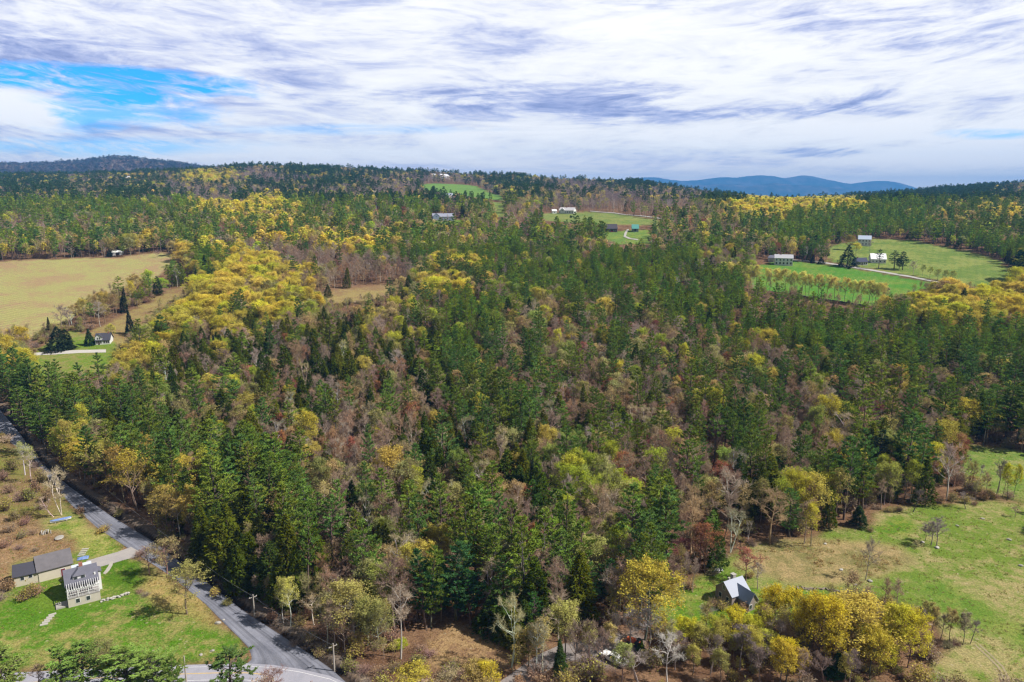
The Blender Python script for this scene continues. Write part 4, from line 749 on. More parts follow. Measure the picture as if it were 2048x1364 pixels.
# left middle: hedgerow, cape house trees, field edge
hero('spruce', 262, 668, 620, 1.2, (.04, .06, .035)); hero('spruce', 256, 672, 650, 1.0, (.03, .05, .03)); hero('pine', 272, 690, 652, 1.5, (.05, .12, .045), vi=2); hero('spruce', 180, 690, 658, 1.6, (.05, .11, .04)); hero('hemlock', 118, 700, 652, 1.9, (.045, .065, .03), vi=2); hero('hemlock', 132, 698, 658, 1.7, (.045, .065, .03), vi=3)
hero('maple', 222, 676, 648, 1.0, (.60, .52, .12)); hero('spruce', 100, 668, 634, 1.0, (.04, .05, .04)); hero('bare', 125, 662, 610, 1.2, (.30, .24, .25)); hero('bare', 140, 658, 615, 1.1, (.32, .25, .24)); hero('birch', 146, 655, 622, .7, None, WHITE)
for bx, by, tp, kd, tn in [(155, 650, 608, 'oak', (.48, .34, .12)), (170, 648, 598, 'maple', (.46, .36, .08)), (190, 640, 590, 'oak', (.50, .36, .14)), (208, 632, 584, 'maple', (.50, .36, .10)), (222, 626, 588, 'oak', (.48, .34, .12)), (240, 612, 553, 'pine', None), (248, 622, 592, 'maple', (.4, .34, .09)), (270, 600, 550, 'maple', (.46, .36, .12)), (285, 596, 556, 'oak', (.46, .36, .14)), (300, 592, 540, 'lime', (.46, .54, .04)), (315, 590, 552, 'hemlock', (.05, .09, .02)), (325, 584, 556, 'lime', (.40, .50, .05)), (345, 572, 530, 'oak', (.42, .40, .2)), (355, 574, 538, 'bare', (.5, .45, .42)), (370, 535, 500, 'maple', (.62, .46, .10)), (378, 552, 515, 'maple', (.5, .42, .10)), (390, 560, 522, 'bare', (.26, .2, .2)), (412, 556, 512, 'hemlock', (.03, .06, .03)), (425, 552, 515, 'maple', (.40, .34, .1)), (344, 512, 482, 'maple', (.60, .46, .18)), (315, 515, 500, 'bare', (.34, .26, .25)), (165, 512, 474, 'maple', (.54, .46, .07)), (180, 514, 486, 'bare', (.28, .2, .16)), (205, 514, 480, 'bare', (.28, .2, .16)), (219, 514, 498, 'hemlock', (.04, .07, .03)), (220, 512, 478, 'oak', (.48, .42, .13)), (232, 510, 476, 'oak', (.5, .42, .13)), (253, 508, 468, 'maple', (.48, .42, .08)), (268, 508, 468, 'maple', (.46, .40, .10)), (122, 510, 472, 'oak', (.40, .36, .12)), (100, 510, 478, 'oak', (.34, .34, .1)), (648, 594, 554, 'oak', (.50, .40, .16)), (656, 595, 568, 'hemlock', None), (614, 596, 540, 'bare', (.22, .16, .14))]:
    hero(kd, bx, by, tp, 1.25 if kd != 'pine' else 1.3, tn)
# row of maples along the stone wall below the farmstead
ROWX = [1442, 1460, 1478, 1498, 1512, 1532, 1552, 1570, 1588, 1603, 1618, 1634, 1655, 1668, 1690, 1705, 1720, 1736, 1750, 1764]
for i, bx in enumerate(ROWX):
    byy = 578 + (bx - 1500) * .138; tp = byy - 44 - (i * 7 % 5); hero('maple' if i % 3 else 'lime', bx, byy, tp, 1.15, (.80, .66, .20) if i % 3 else (.72, .66, .20), (.40, .33, .20), 2)
    if i % 2: hero('bare', bx + 8, byy + 1, tp + 6, .7, (.24, .19, .17))
# farmstead trees
hero('hemlock', 1694, 533, 490, 1.8, (.03, .06, .03), vi=2); hero('maple', 1712, 512, 486, 1.5, (.62, .52, .07)); hero('maple', 1700, 500, 470, 1.3, (.5, .36, .10)); hero('pine', 1757, 538, 498, 1.2, (.035, .075, .035), vi=3); hero('pine', 1788, 538, 501, 1.5, (.03, .065, .03), vi=0); hero('pine', 1805, 540, 503, 1.4, (.03, .065, .03), vi=2); hero('pine', 1798, 538, 512, 1.2, (.03, .065, .03), vi=2)
hero('bare', 1738, 505, 480, 1.2, (.34, .28, .27)); hero('bare', 1826, 550, 522, 1.2, (.26, .2, .16)); hero('spruce', 1625, 526, 508, 1.2, (.03, .05, .03)); hero('hemlock', 1642, 528, 514, 1.6, (.03, .05, .03)); hero('pine', 1632, 508, 470, 1.3, (.035, .075, .035)); hero('pine', 1618, 505, 474, 1.3, (.035, .07, .04)); hero('spruce', 1698, 538, 530, 1.3, (.03, .06, .03)); hero('spruce', 1594, 604, 593, 1.0)
for bx, by in [(1845, 552), (1860, 556), (1875, 560), (1890, 562), (1905, 563)]: hero('lime', bx, by, by - 22, .9, (.46, .46, .12))
for bx in (2030, 2046, 2062, 2040): hero('pine', bx, 560 + (bx - 2030) * .3, 500 + (bx % 7), 1.6, (.03, .07, .035), vi=2)

BUILD_ZONES = [((1105, 427), 22), ((1132, 427), 26), ((1224, 465), 20), ((1270, 464), 16), ((887, 441), 30), ((750, 392), 18), ((885, 358), 34), ((868, 357), 24), ((900, 396), 20), ((1885, 414), 16), ((255, 366), 26), ((235, 511), 10), ((1757, 527), 18), ((1728, 492), 16), ((1724, 531), 14), ((1566, 531), 22), ((1541, 524), 12), ((205, 690), 14)]
for bx, by, tp, wdd, v in [(520, 1010, 868, 1.25, 0), (560, 1030, 880, 1.3, 2), (590, 1020, 905, 1.2, 4), (540, 1060, 920, 1.2, 2), (610, 1090, 960, 1.2, 0), (640, 1085, 985, 1.1, 4), (575, 1120, 1020, 1.3, 3), (620, 1150, 1030, 1.3, 3), (1018, 870, 748, 1.2, 0), (1040, 880, 765, 1.2, 2), (1055, 885, 785, 1.1, 4), (1115, 900, 800, 1.1, 0), (1100, 830, 715, 1.2, 1), (385, 955, 815, 1.1, 4), (365, 980, 860, 1.1, 0), (430, 1010, 905, 1.2, 2), (52, 868, 768, 1.1, 2), (92, 910, 785, 1.1, 0), (22, 830, 745, 1.1, 4), (700, 1140, 1050, 1.2, 2), (740, 1140, 1065, 1.1, 0), (1450, 900, 815, 1.2, 0), (1480, 905, 822, 1.2, 2), (1400, 895, 830, 1.1, 4), (2010, 880, 770, 1.5, 2), (2035, 885, 765, 1.4, 0), (1985, 860, 770, 1.3, 4)]:
    hero('pine', bx, by, tp, wdd, (.15, .23, .05), vi=v)
for bx, by, tp, wdd in [(505, 1170, 1065, 1.3), (480, 1180, 1085, 1.2), (540, 1190, 1085, 1.2), (410, 1130, 1010, 1.1), (440, 1150, 1030, 1.2), (465, 1140, 1005, 1.2), (560, 1215, 1110, 1.1), (350, 1060, 975, 1.0), (330, 1020, 935, .9), (770, 1150, 1040, 1.1), (1010, 1010, 898, 1.2), (1035, 1030, 930, 1.2), (1090, 1000, 905, 1.1), (1060, 970, 895, 1.0), (980, 1040, 930, 1.2), (1130, 930, 850, 1.0), (860, 640 + 300, 870, 1.0), (790, 890, 820, 1.0), (820, 905, 835, 1.0), (700, 800, 700, 1.1), (575, 790, 690, 1.3), (640, 780, 690, 1.2), (350, 770, 690, 1.2), (540, 800, 715, 1.1), (1900, 860, 800, 1.0)]:
    hero('hemlock', bx, by, tp, wdd)
for px, py, sz in [(18, 985, 5), (40, 1002, 5), (60, 1000, 4), (72, 985, 4), (12, 1022, 4), (30, 1040, 3), (52, 1048, 2.5), (20, 1064, 3), (45, 1075, 2.2), (66, 1068, 2.2), (10, 1095, 3), (38, 1098, 2), (70, 1102, 1.6), (60, 1195, 3.2), (72, 1190, 3), (50, 1200, 2.6), (15, 1182, 3), (0, 1200, 3), (205, 1066, 2), (214, 1060, 1.8), (280, 1185, 1.6), (292, 1192, 1.5), (84, 1018, 3), (95, 1002, 4), (5, 960, 5), (25, 940, 4), (82, 962, 4), (1700, 1190, 2.2), (1716, 1200, 2.4), (1690, 1200, 2), (1855, 1000, 2.6), (1880, 1005, 2.4), (1905, 1002, 2.6), (1930, 1006, 2.2), (1950, 1010, 2.4), (1968, 1000, 2), (1945, 990, 2), (1430, 1212, 2.6), (1446, 1218, 2.2), (1474, 1226, 2.4), (1488, 1222, 2), (1425, 1150, 2), (1500, 1155, 1.6), (1380, 1178, 2), (1350, 1190, 1.8), (840, 1300, 2), (858, 1312, 2.2), (838, 1330, 2.4), (1030, 1325, 2.2), (900, 1350, 3), (930, 1358, 3), (1870, 1290, 2.2), (1895, 1296, 2), (1910, 1290, 2.2), (1845, 1285, 2.2), (1740, 1062, 1.4), (1860, 1062, 1.3), (1800, 1022, 1.6), (1780, 1024, 1.8), (600, 1250, 2.2), (545, 1240, 2), (590, 1290, 1.8), (640, 1310, 2), (700, 1340, 2.4), (730, 1345, 2.6), (760, 1350, 2.4), (790, 1340, 2), (320, 1105, 1.6), (430, 1190, 1.8), (455, 1210, 1.6), (210, 1005, 2), (240, 1030, 2)]:
    x, y, z = at(px, py); HERO.append(make('shrub', x, y, sz, 1.1, hero=True))
def lookup(px, py):
    i = np.clip(np.searchsorted(GR, py), 1, len(GR) - 1); a, b = GR[i - 1], GR[i]
    row = a if abs(py - a) < abs(py - b) else b
    return GROWTH[row][int(np.clip(px // 64, 0, 31))]
hx = np.array([t.x for t in HERO]); hy = np.array([t.y for t in HERO]); hr = np.array([.11 * t.h * t.wd + 1.4 for t in HERO])
TREES = list(HERO)
sky_t = np.linspace(-.95, .95, 400)
def fill():
    bands = [(112, 210, 5.4), (210, 360, 5.6), (360, 700, 6.2), (700, 1150, 7.6), (1150, 2200, 9.5), (2200, 3600, 15), (3600, 5600, 24)]
    yq = np.concatenate([np.arange(150, 1200, 6), np.geomspace(1200, 5600, 160)])
    gs = (ground(sky_t[None, :] * yq[:, None], np.repeat(yq[:, None], 400, 1)) + 11 - CAMZ) / yq[:, None]
    hz_ = np.maximum.accumulate(gs, 0)
    for y0, y1, sp in bands:
        ys = np.arange(y0, y1, sp * .95); out = []
        for y in ys:
            hw = .78 * y + 35; xs = np.arange(-hw, hw, sp); out.append(np.stack([xs + rng.uniform(-.48, .48, len(xs)) * sp, y + rng.uniform(-.48, .48, len(xs)) * sp], 1))
        P_ = np.concatenate(out); x, y = P_.T; z = ground(x, y); ok = np.ones(len(x), bool)
        for (bx, by), br in BUILD_ZONES: q = at(bx, by); ok &= np.hypot(x - q[0], y - q[1]) > br
        for k in ZW:
            if k in ('yardlitter', 'litterbank'): continue
            ok &= ~inpoly(x, y, ZW[k])
        if y0 < 420: ok &= dist_line(x, y, RLw) > 6.5
        ok &= ~inpoly(x, y, RW) & ~inpoly(x, y, PW) & ~inpoly(x, y, DW) & ~inpoly(x, y, DW2)
        if y0 < 420: ok &= dist_line(x, y, DITCH) > 3.6
        # out of sight behind nearer ground
        ti = np.clip(np.searchsorted(sky_t, x / y), 0, 399); yi = np.clip(np.searchsorted(yq, y * .93 - 4) - 1, 0, len(yq) - 1)
        ok &= ((z + 22 - CAMZ) / y) > hz_[yi, ti] - .001
        x, y, z = x[ok], y[ok], z[ok]
        kx, ky, kd_ = project(x, y, z + 9)
        vis = np.zeros(len(x), bool)
        ym = np.interp(y, [150, 600, 2000], [9.5, 8.5, 8])
        for lf in (5, 13, 18):
            ax_, ay_, _ = project(x, y, z + lf)
            for k in (VIS if lf < 15 else ('midmeadow', 'clearing')): vis |= inpoly(ax_, ay_, Z[k])
        cl = fbm(x / 26., y / 26., 77, 3); cl2 = fbm(x / 11., y / 11., 99, 2); cl3 = fbm(x / 90., y / 130., 123, 3)
        for i in range(len(x)):
            if vis[i]: continue
            if y[i] < 700 and (np.hypot(hx - x[i], hy - y[i]) < hr).any(): continue
            c = lookup(kx[i] + rng.uniform(-30, 30), ky[i] + rng.uniform(-9, 9))
            if c == 'Y' and y[i] < 1150 and rng.random() < .25: continue
            if ky[i] < 500 and c in 'PM' and kx[i] < 1420:
                if cl3[i] > .58: c = 'B'
                elif cl3[i] < .42 and cl2[i] > .45: c = 'b'
                elif cl2[i] > .50: c = 'M'
            w_ = np.array(MIX[c])
            w_ = w_ * np.array([.35 + 1.6 * cl[i], .4 + 1.4 * (1 - cl[i]), 1, 1.7 - 1.4 * cl[i], .2 + 1.8 * cl2[i], .2 + 1.8 * cl2[i], 1, 1, 1]) ** 2
            kd = KN[int(rng.choice(9, p=w_ / w_.sum()))]
            if c in 'bpr' and y[i] < 480 and rng.random() < .12: continue
            if ky[i] > 1180 and kd in ('hemlock', 'pine'): kd = 'bare'
            lo, hi = BH[kd]; h = rng.uniform(lo, hi); wd = rng.uniform(.72, 1.28)
            if y[i] > 1150: wd *= 1.35 if y[i] < 2200 else 1.8; 
            if y[i] > 3600: wd *= 1.4
            if c == 'P' and 330 < y[i] < 900: h *= .82
            if kd in ('maple', 'lime', 'oak') and c in 'YM': wd *= 1.4
            if 560 < kx[i] < 1600 and 640 < ky[i] < 1000 and kd == 'pine': wd *= .85
            tn = None
            if kd == 'pine' and c == 'P' and y[i] > 330: tn = TINTS['pine'][rng.integers(4)]; tn = (tn[0] * 1.28, tn[1] * 1.27, tn[2] * .9)
            if c == 'Y' and kd in ('maple', 'lime'): tn = TINTS['maple'][rng.integers(4)]; tn = (tn[0] * 1.14, tn[1] * 1.13, tn[2])
            if y[i] > 1000 and kd == 'bare': tn = (.25, .19, .21)
            if y[i] > 1000 and kd == 'pine': tn = (.075, .13, .05)
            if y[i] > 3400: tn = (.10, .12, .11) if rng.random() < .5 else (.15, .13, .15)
            TREES.append(make(kd, float(x[i]), float(y[i]), h, wd, tn))
fill()
print('trees', len(TREES), {k: sum(t.kind == k for t in TREES) for k in KN})

# ------------------------------------------------------------------ placing the trees
INFO = {'pine': ('pine_tree', 'pine tree', 300), 'hemlock': ('hemlock_tree', 'hemlock tree', 300), 'spruce': ('spruce_tree', 'spruce tree', 60), 'bare': ('bare_tree', 'bare tree', 300),
        'maple': ('maple_tree', 'maple tree', 300), 'lime': ('maple_tree', 'maple tree', 0), 'oak': ('oak_tree', 'oak tree', 300), 'birch': ('birch_tree', 'birch tree', 200), 'red': ('red_maple_tree', 'red maple', 120), 'shrub': ('bush', 'bush', 300)}
def scl(t):
    s = t.h / REFH[MESHKIND.get(t.kind, t.kind)]; k = 1 + .13 * math.sin(t.rz * 7.3); return (s ** .6 * t.wd * k, s ** .6 * t.wd / k, s)
PARTS_MIN = 62      # picture height in px of the photograph above which trunk and crown are separate
solo, mass = [], []
byname = {}
for t in TREES: byname.setdefault(INFO[t.kind][0], []).append(t)
for nm, L in byname.items():
    inside = [t for t in L if -20 < t.px < 2068 and t.py < 1364 + t.app * .6]
    inside.sort(key=lambda t: (-t.hero, -t.app)); cap = 300
    keep = set(id(t) for t in inside[:cap] if t.hero or t.app > 26); solo += [t for t in L if id(t) in keep]; mass += [t for t in L if id(t) not in keep]
def place_tree(t):
    nm, cat_, _ = INFO[t.kind]; mkd = MESHKIND.get(t.kind, t.kind); tm, cm, jm = ME[mkd][t.vi]
    if t.app > PARTS_MIN:
        o = bpy.data.objects.new(nm, None); link(o); a = bpy.data.objects.new('trunk', tm); b = bpy.data.objects.new('crown', cm)
        link(a, o); link(b, o); a['wood'] = t.wood; b['wood'] = t.wood; b['tint'] = t.tint
    else:
        o = link(bpy.data.objects.new(nm, jm)); o['wood'] = t.wood; o['tint'] = t.tint
    o.location = (t.x, t.y, t.z); o.rotation_euler = (t.lean[1], t.lean[0], t.rz if abs(t.lean[0]) < .2 else 0); o.scale = scl(t)
    tag(o, t.label or 'tree', cat_, t_group(t)); return o
GRP = {'pine_tree': 'pines of the near wood', 'hemlock_tree': 'hemlocks of the near wood', 'spruce_tree': 'dark spruces near the houses', 'bare_tree': 'bare trees of the near wood', 'maple_tree': 'leafing maples', 'oak_tree': 'leafing oaks', 'birch_tree': 'white birches', 'red_maple_tree': 'budding red maples', 'bush': 'bushes of the yard and meadow edges'}
def t_group(t): return GRP[INFO[t.kind][0]]

# ------------------------------------------------------------------ labels that single each tree out
LM = [('the farmhouse', 165, 1200), ('the barn', 100, 1155), ('the tarped boat', 122, 1042), ('the farmhouse driveway', 262, 1105), ('the road junction', 590, 1325), ('the junction pole', 669, 1342), ('the hemlock side pole', 509, 1231), ('the olive maple pole', 378, 1134),
      ('the farthest roadside pole', 161, 957), ('the far road bend', 5, 850), ('the brown clearing', 940, 1300), ('the white pickup', 1228, 1323), ('the orange tractor', 1270, 1290), ('the grey cottage', 1475, 1205), ('the white garden bench', 1438, 1144), ('the straw slope', 1600, 1125),
      ('the lone bare meadow tree', 1731, 1160), ('the mauve meadow trees', 1862, 1090), ('the upper green meadow', 1960, 930), ('the meadow brush line', 1905, 1000), ('the cape house', 205, 690), ('the hayfield drive', 120, 706), ('the field shed', 235, 511), ('the round wood meadow', 720, 592),
      ('the farmstead house', 1566, 531), ('the mossy wall', 1620, 597), ('the farm road', 1800, 550), ('the hill pasture', 1900, 530), ('the lime maple pair', 1740, 1005), ('the roadside birch', 123, 1030), ('the wide lime crown', 1108, 745),
      ('the lone golden crown', 441, 745), ('the yellow crown', 980, 690), ('the clearing birches', 1078, 1350), ('the great clearing pines', 912, 1242), ('the broad slope pine', 1556, 1005), ('the golden wood corner', 1872, 866),
      ('the large pine cluster', 560, 1030), ('the mid wood pines', 1030, 878), ('the lime crowns', 1250, 1040), ('the brown wood pines', 1465, 903), ('the dark pine block', 2015, 882), ('the leaning birch', 1675, 900),
      ('the lime bush', 802, 1296), ('the bright slope crown', 1898, 805), ('the bench red maple', 1410, 1145), ('the roadside hemlocks', 480, 1180), ('the yellow hillside crowns', 800, 690), ('the golden wood edge', 335, 722)]
for bx_, by_, nm_ in [(50, 890, 'the road bend pines'), (385, 955, 'the silvery pine pair'), (252, 800, 'the golden knot'), (700, 860, 'the brown wood centre'), (620, 780, 'the twin dark hemlocks'), (1290, 780, 'the open pine slope'), (1420, 720, 'the central pine belt'), (1600, 760, 'the russet slope'), (1750, 720, 'the dark pine belt'), (1750, 860, 'the mauve thicket'), (1180, 860, 'the hemlock hollow'), (860, 1060, 'the hemlock middle'), (700, 1120, 'the pine knoll'), (1150, 1150, 'the pale wood edge'), (1320, 1160, 'the pinkish thicket'), (1330, 1040, 'the green pine row'), (850, 800, 'the tan wood'), (400, 860, 'the mixed slope'), (1000, 960, 'the dark hollow'), (1550, 900, 'the wood above the slope')]: LM.append((nm_, bx_, by_))
LMW = [(n, *at(px, py)[:2]) for n, px, py in LM]
ORD = ['', 'second', 'third', 'fourth', 'fifth', 'sixth', 'seventh', 'eighth', 'ninth', 'tenth', 'eleventh', 'twelfth', 'thirteenth', 'fourteenth', 'fifteenth', 'sixteenth', 'seventeenth', 'eighteenth', 'nineteenth', 'twentieth']
KW = {'pine': 'pine', 'hemlock': 'hemlock', 'spruce': 'spruce', 'bare': 'bare tree', 'maple': 'maple', 'lime': 'maple', 'oak': 'oak', 'birch': 'birch', 'red': 'red maple', 'shrub': 'bush'}
def colour_word(t):
    r, g, b = t.tint; k = t.kind
    if k == 'pine': return 'yellow-green' if r / g > .68 else ('bluish green' if b / g > .32 else 'deep green')
    if k == 'hemlock': return 'olive' if r / g > .93 else ('dark' if r + g < .26 else 'mossy green')
    if k == 'spruce': return 'dark'
    if k == 'bare':
        return 'brown' if b / r < .47 else ('pinkish grey' if b / r < .60 else ('mauve' if b / r < .68 else 'grey'))
    if k in ('maple', 'lime'): return 'lime green' if g > r * 1.02 else ('lemon yellow' if g / r > .90 else 'golden')
    if k == 'oak': return 'tan' if b / r > .40 else ('olive' if g / r > .88 else 'amber')
    if k == 'birch': return 'white barked' if t.wood[0] > .55 else 'pale barked'
    if k == 'red': return 'rusty' if g / r > .42 else 'crimson'
    return 'tawny' if r > g * 1.2 else 'greenish'
AN = {'pine': 'a pine', 'hemlock': 'a hemlock', 'spruce': 'a spruce', 'bare': 'a bare tree', 'maple': 'a maple', 'lime': 'a maple', 'oak': 'an oak', 'birch': 'a birch', 'red': 'a red maple', 'shrub': 'a bush'}
def label_trees():
    B = {}; hs = {k: np.array([t.h for t in solo if t.kind == k]) for k in KW}; X_ = np.array([t.x for t in solo]); Y_ = np.array([t.y for t in solo]); K_ = np.array([KW[t.kind] for t in solo])
    for t in solo:
        q = hs[t.kind]; f = (q < t.h).mean(); size = 'tall' if f > .72 else ('short' if f < .25 else ('high' if f > .5 else 'lowish')); shp = 'broad' if t.wd > 1.12 else ('slim' if t.wd < .92 else '')
        if t.kind == 'shrub': size = 'large' if f > .5 else 'small'; shp = ''
        d = [math.hypot(t.x - x, (t.y - y)) for _, x, y in LMW]; i = int(np.argmin(d)); n, x, y = LMW[i]; vx, vy = t.x - x, t.y - y
        if d[i] < 3: where = 'at'
        elif abs(vx) > abs(vy): where = 'right of' if vx > 0 else 'left of'
        else: where = 'behind' if vy > 0 else 'before'
        dd = np.hypot(X_ - t.x, Y_ - t.y) + 1e3 * (K_ == KW[t.kind]); nb = solo[int(np.argmin(dd))]
        B.setdefault((size, shp, colour_word(t), KW[t.kind], where, n), []).append((d[i], t, AN[nb.kind]))
    def emit(first, mid, tail, L):
        for j, (_, t, _a) in enumerate(L):
            o_ = '' if len(L) == 1 else (', the closer' if (len(L) == 2 and j == 0) else ', the farther' if len(L) == 2 else ', %s out' % (['first', *ORD[1:]][j] if j < 20 else 'last'))
            if len((first + mid + ' ' + tail + o_).split()) > 16: first = first.replace('pinkish grey', 'pinkish').replace('bluish green', 'bluish')
            if len((first + mid + ' ' + tail + o_).split()) > 16: tail = tail.replace(' the ', ' ')
            t.label = '%s%s %s%s' % (first, mid, tail, o_)
    for (size, shp, cw, kw, where, n), L in B.items():
        L.sort(key=lambda q: q[0]); first = ' '.join(w for w in (size, shp, cw, kw) if w); tail = where + ' ' + n
        if len(L) == 1: emit(first, '', tail, L); continue
        S = {}
        for e in L: S.setdefault(e[2], []).append(e)
        for nb, M_ in S.items(): emit(first, ' by ' + nb + ',', tail, M_)
label_trees()
print('labels', len(set(t.label for t in solo)), len(solo), max(len(t.label.split()) for t in solo), [t.label for t in solo[::180]])

# ------------------------------------------------------------------ blue mountains and haze
def mountains():
    ridges = [('mountains', 16500, [(1180, 400), (1235, 372), (1262, 359), (1285, 355), (1310, 354.5), (1335, 358.5), (1365, 362), (1400, 360), (1425, 356), (1452, 354), (1470, 356), (1495, 352.5), (1520, 350.5), (1545, 352), (1568, 356.5), (1588, 353.5), (1606, 350), (1622, 352), (1650, 358.5), (1680, 364.5), (1702, 368), (1728, 364), (1755, 361.5), (1785, 363), (1820, 372), (1880, 390), (1950, 400)], 900),
              ('mountains', 13500, [(1180, 400), (1290, 372), (1340, 367), (1400, 371), (1450, 368), (1500, 372), (1545, 366), (1590, 370), (1640, 372), (1700, 379), (1760, 384), (1850, 396), (1950, 400)], 700)]
    m = bpy.data.materials.new('wooded_mountain'); m.use_nodes = True; n = NT(m.node_tree); g = n.new('ShaderNodeNewGeometry')
    c = n.ramp(n.noise(g.outputs['Position'], .004, 6, .65), [(.38, (.012, .03, .035)), (.5, (.04, .05, .06)), (.62, (.10, .085, .10))])
    d = n.new('ShaderNodeBsdfDiffuse'); n.link(c, d.inputs[0]); o = n.new('ShaderNodeOutputMaterial'); n.link(d.outputs[0], o.inputs[0])
    for nm, Y0, prof, dep in ridges:
        px = np.linspace(prof[0][0], prof[-1][0], 260); py = np.interp(px, [p[0] for p in prof], [p[1] for p in prof]); py = np.convolve(np.pad(py, 2, 'edge'), np.ones(5) / 5, 'valid')
        t = (px - 1024) / (F * 1.024); top = CAMZ + Y0 * np.array([slope(p) for p in py]); k = np.linspace(-1.6, 1.2, 50)
        Yk = Y0 + k * dep; X_ = t[None, :] * Y0 * np.ones((50, 1)); Yg = Yk[:, None] + 0 * X_
        sh = np.exp(-(k / .75) ** 2)[:, None]; rough = (fbm(X_ / 500, Yg / 500, 3, 4) - .5) * 170 * np.minimum(np.abs(k) * 2.2, 1)[:, None] + (fbm(X_ / 90, Yg / 90, 7, 3) - .5) * 14
        Zg = (top[None, :] + 120) * sh - 120 + rough
        idx = np.arange(Zg.size).reshape(Zg.shape); Fc = np.stack([idx[:-1, :-1], idx[:-1, 1:], idx[1:, 1:], idx[1:, :-1]], -1).reshape(-1, 4)
        me = mesh_from(nm, np.stack([X_.ravel(), Yg.ravel(), Zg.ravel()], 1), Fc, [m], smooth=True); tag(link(bpy.data.objects.new(nm, me)), kind='structure')
mountains()
def haze():
    x0, x1, y0, y1, z0, z1 = -16000, 16000, -300, 19000, -300, 530
    V = [(x, y, z) for x in (x0, x1) for y in (y0, y1) for z in (z0, z1)]
    Fc = [(0, 1, 3, 2), (4, 6, 7, 5), (0, 4, 5, 1), (2, 3, 7, 6), (0, 2, 6, 4), (1, 5, 7, 3)]
    m = bpy.data.materials.new('thin_haze'); m.use_nodes = True; n = NT(m.node_tree); v = n.new('ShaderNodeVolumePrincipled')
    v.inputs['Color'].default_value = (.13, .44, 1.0, 1); v.inputs['Density'].default_value = HAZE; v.inputs['Anisotropy'].default_value = .0
    o = n.new('ShaderNodeOutputMaterial'); n.link(v.outputs[0], o.inputs['Volume'])
    me = mesh_from('haze', V, Fc, [m]); tag(link(bpy.data.objects.new('haze', me)), 'thin bluish haze over the far hills', None, None, 'stuff')
HAZE = 8.0e-5
haze()

# ------------------------------------------------------------------ buildings and small things
class MB:
    def __init__(s): s.V = []; s.F = []
    def poly(s, pts, faces):
        n = len(s.V); s.V += [tuple(p) for p in pts]; s.F += [tuple(i + n for i in f) for f in faces]; return s
    def box(s, x0, x1, y0, y1, z0, z1):
        return s.poly([(x, y, z) for x in (x0, x1) for y in (y0, y1) for z in (z0, z1)], [(0, 1, 3, 2), (4, 6, 7, 5), (0, 4, 5, 1), (2, 3, 7, 6), (0, 2, 6, 4), (1, 5, 7, 3)])
    def beam(s, a, b, w=.1, h=None):
        a, b = np.array(a, float), np.array(b, float); d = unit(b - a); up = np.array([0, 0, 1.]) if abs(d[2]) < .95 else np.array([0, 1., 0]); q = unit(np.cross(d, up)) * w / 2; r = unit(np.cross(q, d)) * (h or w) / 2
        return s.poly([a - q - r, a + q - r, a + q + r, a - q + r, b - q - r, b + q - r, b + q + r, b - q + r], [(0, 3, 2, 1), (4, 5, 6, 7), (0, 1, 5, 4), (1, 2, 6, 5), (2, 3, 7, 6), (3, 0, 4, 7)])
    def prism(s, prof, x0, x1):                # prof: list of (y, z), extruded along x
        n = len(prof); P0 = [(x0, y, z) for y, z in prof]; P1 = [(x1, y, z) for y, z in prof]
        return s.poly(P0 + P1, [tuple(range(n)), tuple(range(2 * n - 1, n - 1, -1))] + [(i, (i + 1) % n + 0, (i + 1) % n + n, i + n)[::-1] for i in range(n)])
    def tube(s, pts, rad, k=8, cap=True):
        t = TB(); t.tube(pts, rad, k); V, Fc, _, _ = t.arrays(); n = len(V) // k
        return s.poly(V, [tuple(f) for f in Fc] + ([tuple(range(k))[::-1], tuple(range((n - 1) * k, n * k))] if cap else []))
    def build(s, name, m, parent=None, loc=None):
        me = bpy.data.meshes.new(name); me.from_pydata(s.V, [], s.F); me.materials.append(m); me.update()
        import bmesh as bm_; b = bm_.new(); b.from_mesh(me); bm_.ops.recalc_face_normals(b, faces=b.faces); b.to_mesh(me); b.free()
        o = link(bpy.data.objects.new(name, me), parent)
        if loc: o.location = loc
        return o
CREAM = mat('cream_boards', (.54, .49, .40), .8, var=.25, vscale=.9); WHITE_P = mat('white_boards', (.64, .64, .65), .7, var=.12, vscale=1.0); CONC = mat('pale_concrete', (.50, .46, .40), .9, var=.35, vscale=.7)
SHING = mat('grey_shingles', (.14, .14, .18), .9, var=.5, vscale=1.3, bump=.3); SHING2 = mat('weathered_shingles', (.15, .14, .155), .9, var=.55, vscale=.8, bump=.3); DARKROOF = mat('dark_roofing', (.055, .055, .075), .8, var=.3)
METAL_R = mat('pale_metal_roof', (.50, .54, .60), .45, .5, var=.2, vscale=.6); METAL_D = mat('standing_seam_roof', (.33, .36, .45), .6, .3, var=.12, vscale=.8)
CEDAR = mat('weathered_cedar', (.30, .25, .23), .9, var=.45, vscale=2.5); PANE = mat('window_glass', (.03, .035, .045), .12, .9); BRICK = mat('brick', (.32, .14, .10), .9, var=.4, vscale=5)
DECKW = mat('deck_boards', (.30, .28, .27), .85, var=.4, vscale=3); RED_D = mat('dark_red_paint', (.16, .03, .035), .7); STONE = mat('field_stone', (.38, .36, .33), .95, var=.5, vscale=1.6, bump=.4); STONE2 = mat('pale_stone', (.42, .40, .36), .95, var=.4, vscale=1.2, bump=.4)
GREENR = mat('green_metal_roof', (.10, .30, .27), .5); BROWNW = mat('dark_brown_boards', (.07, .05, .045), .85, var=.3); GREYB = mat('blue_grey_boards', (.22, .27, .38), .8, var=.2); YELW = mat('pale_yellow_boards', (.70, .62, .38), .8, var=.15); WOODG = mat('grey_wood', (.42, .38, .34), .9, var=.4, vscale=4)
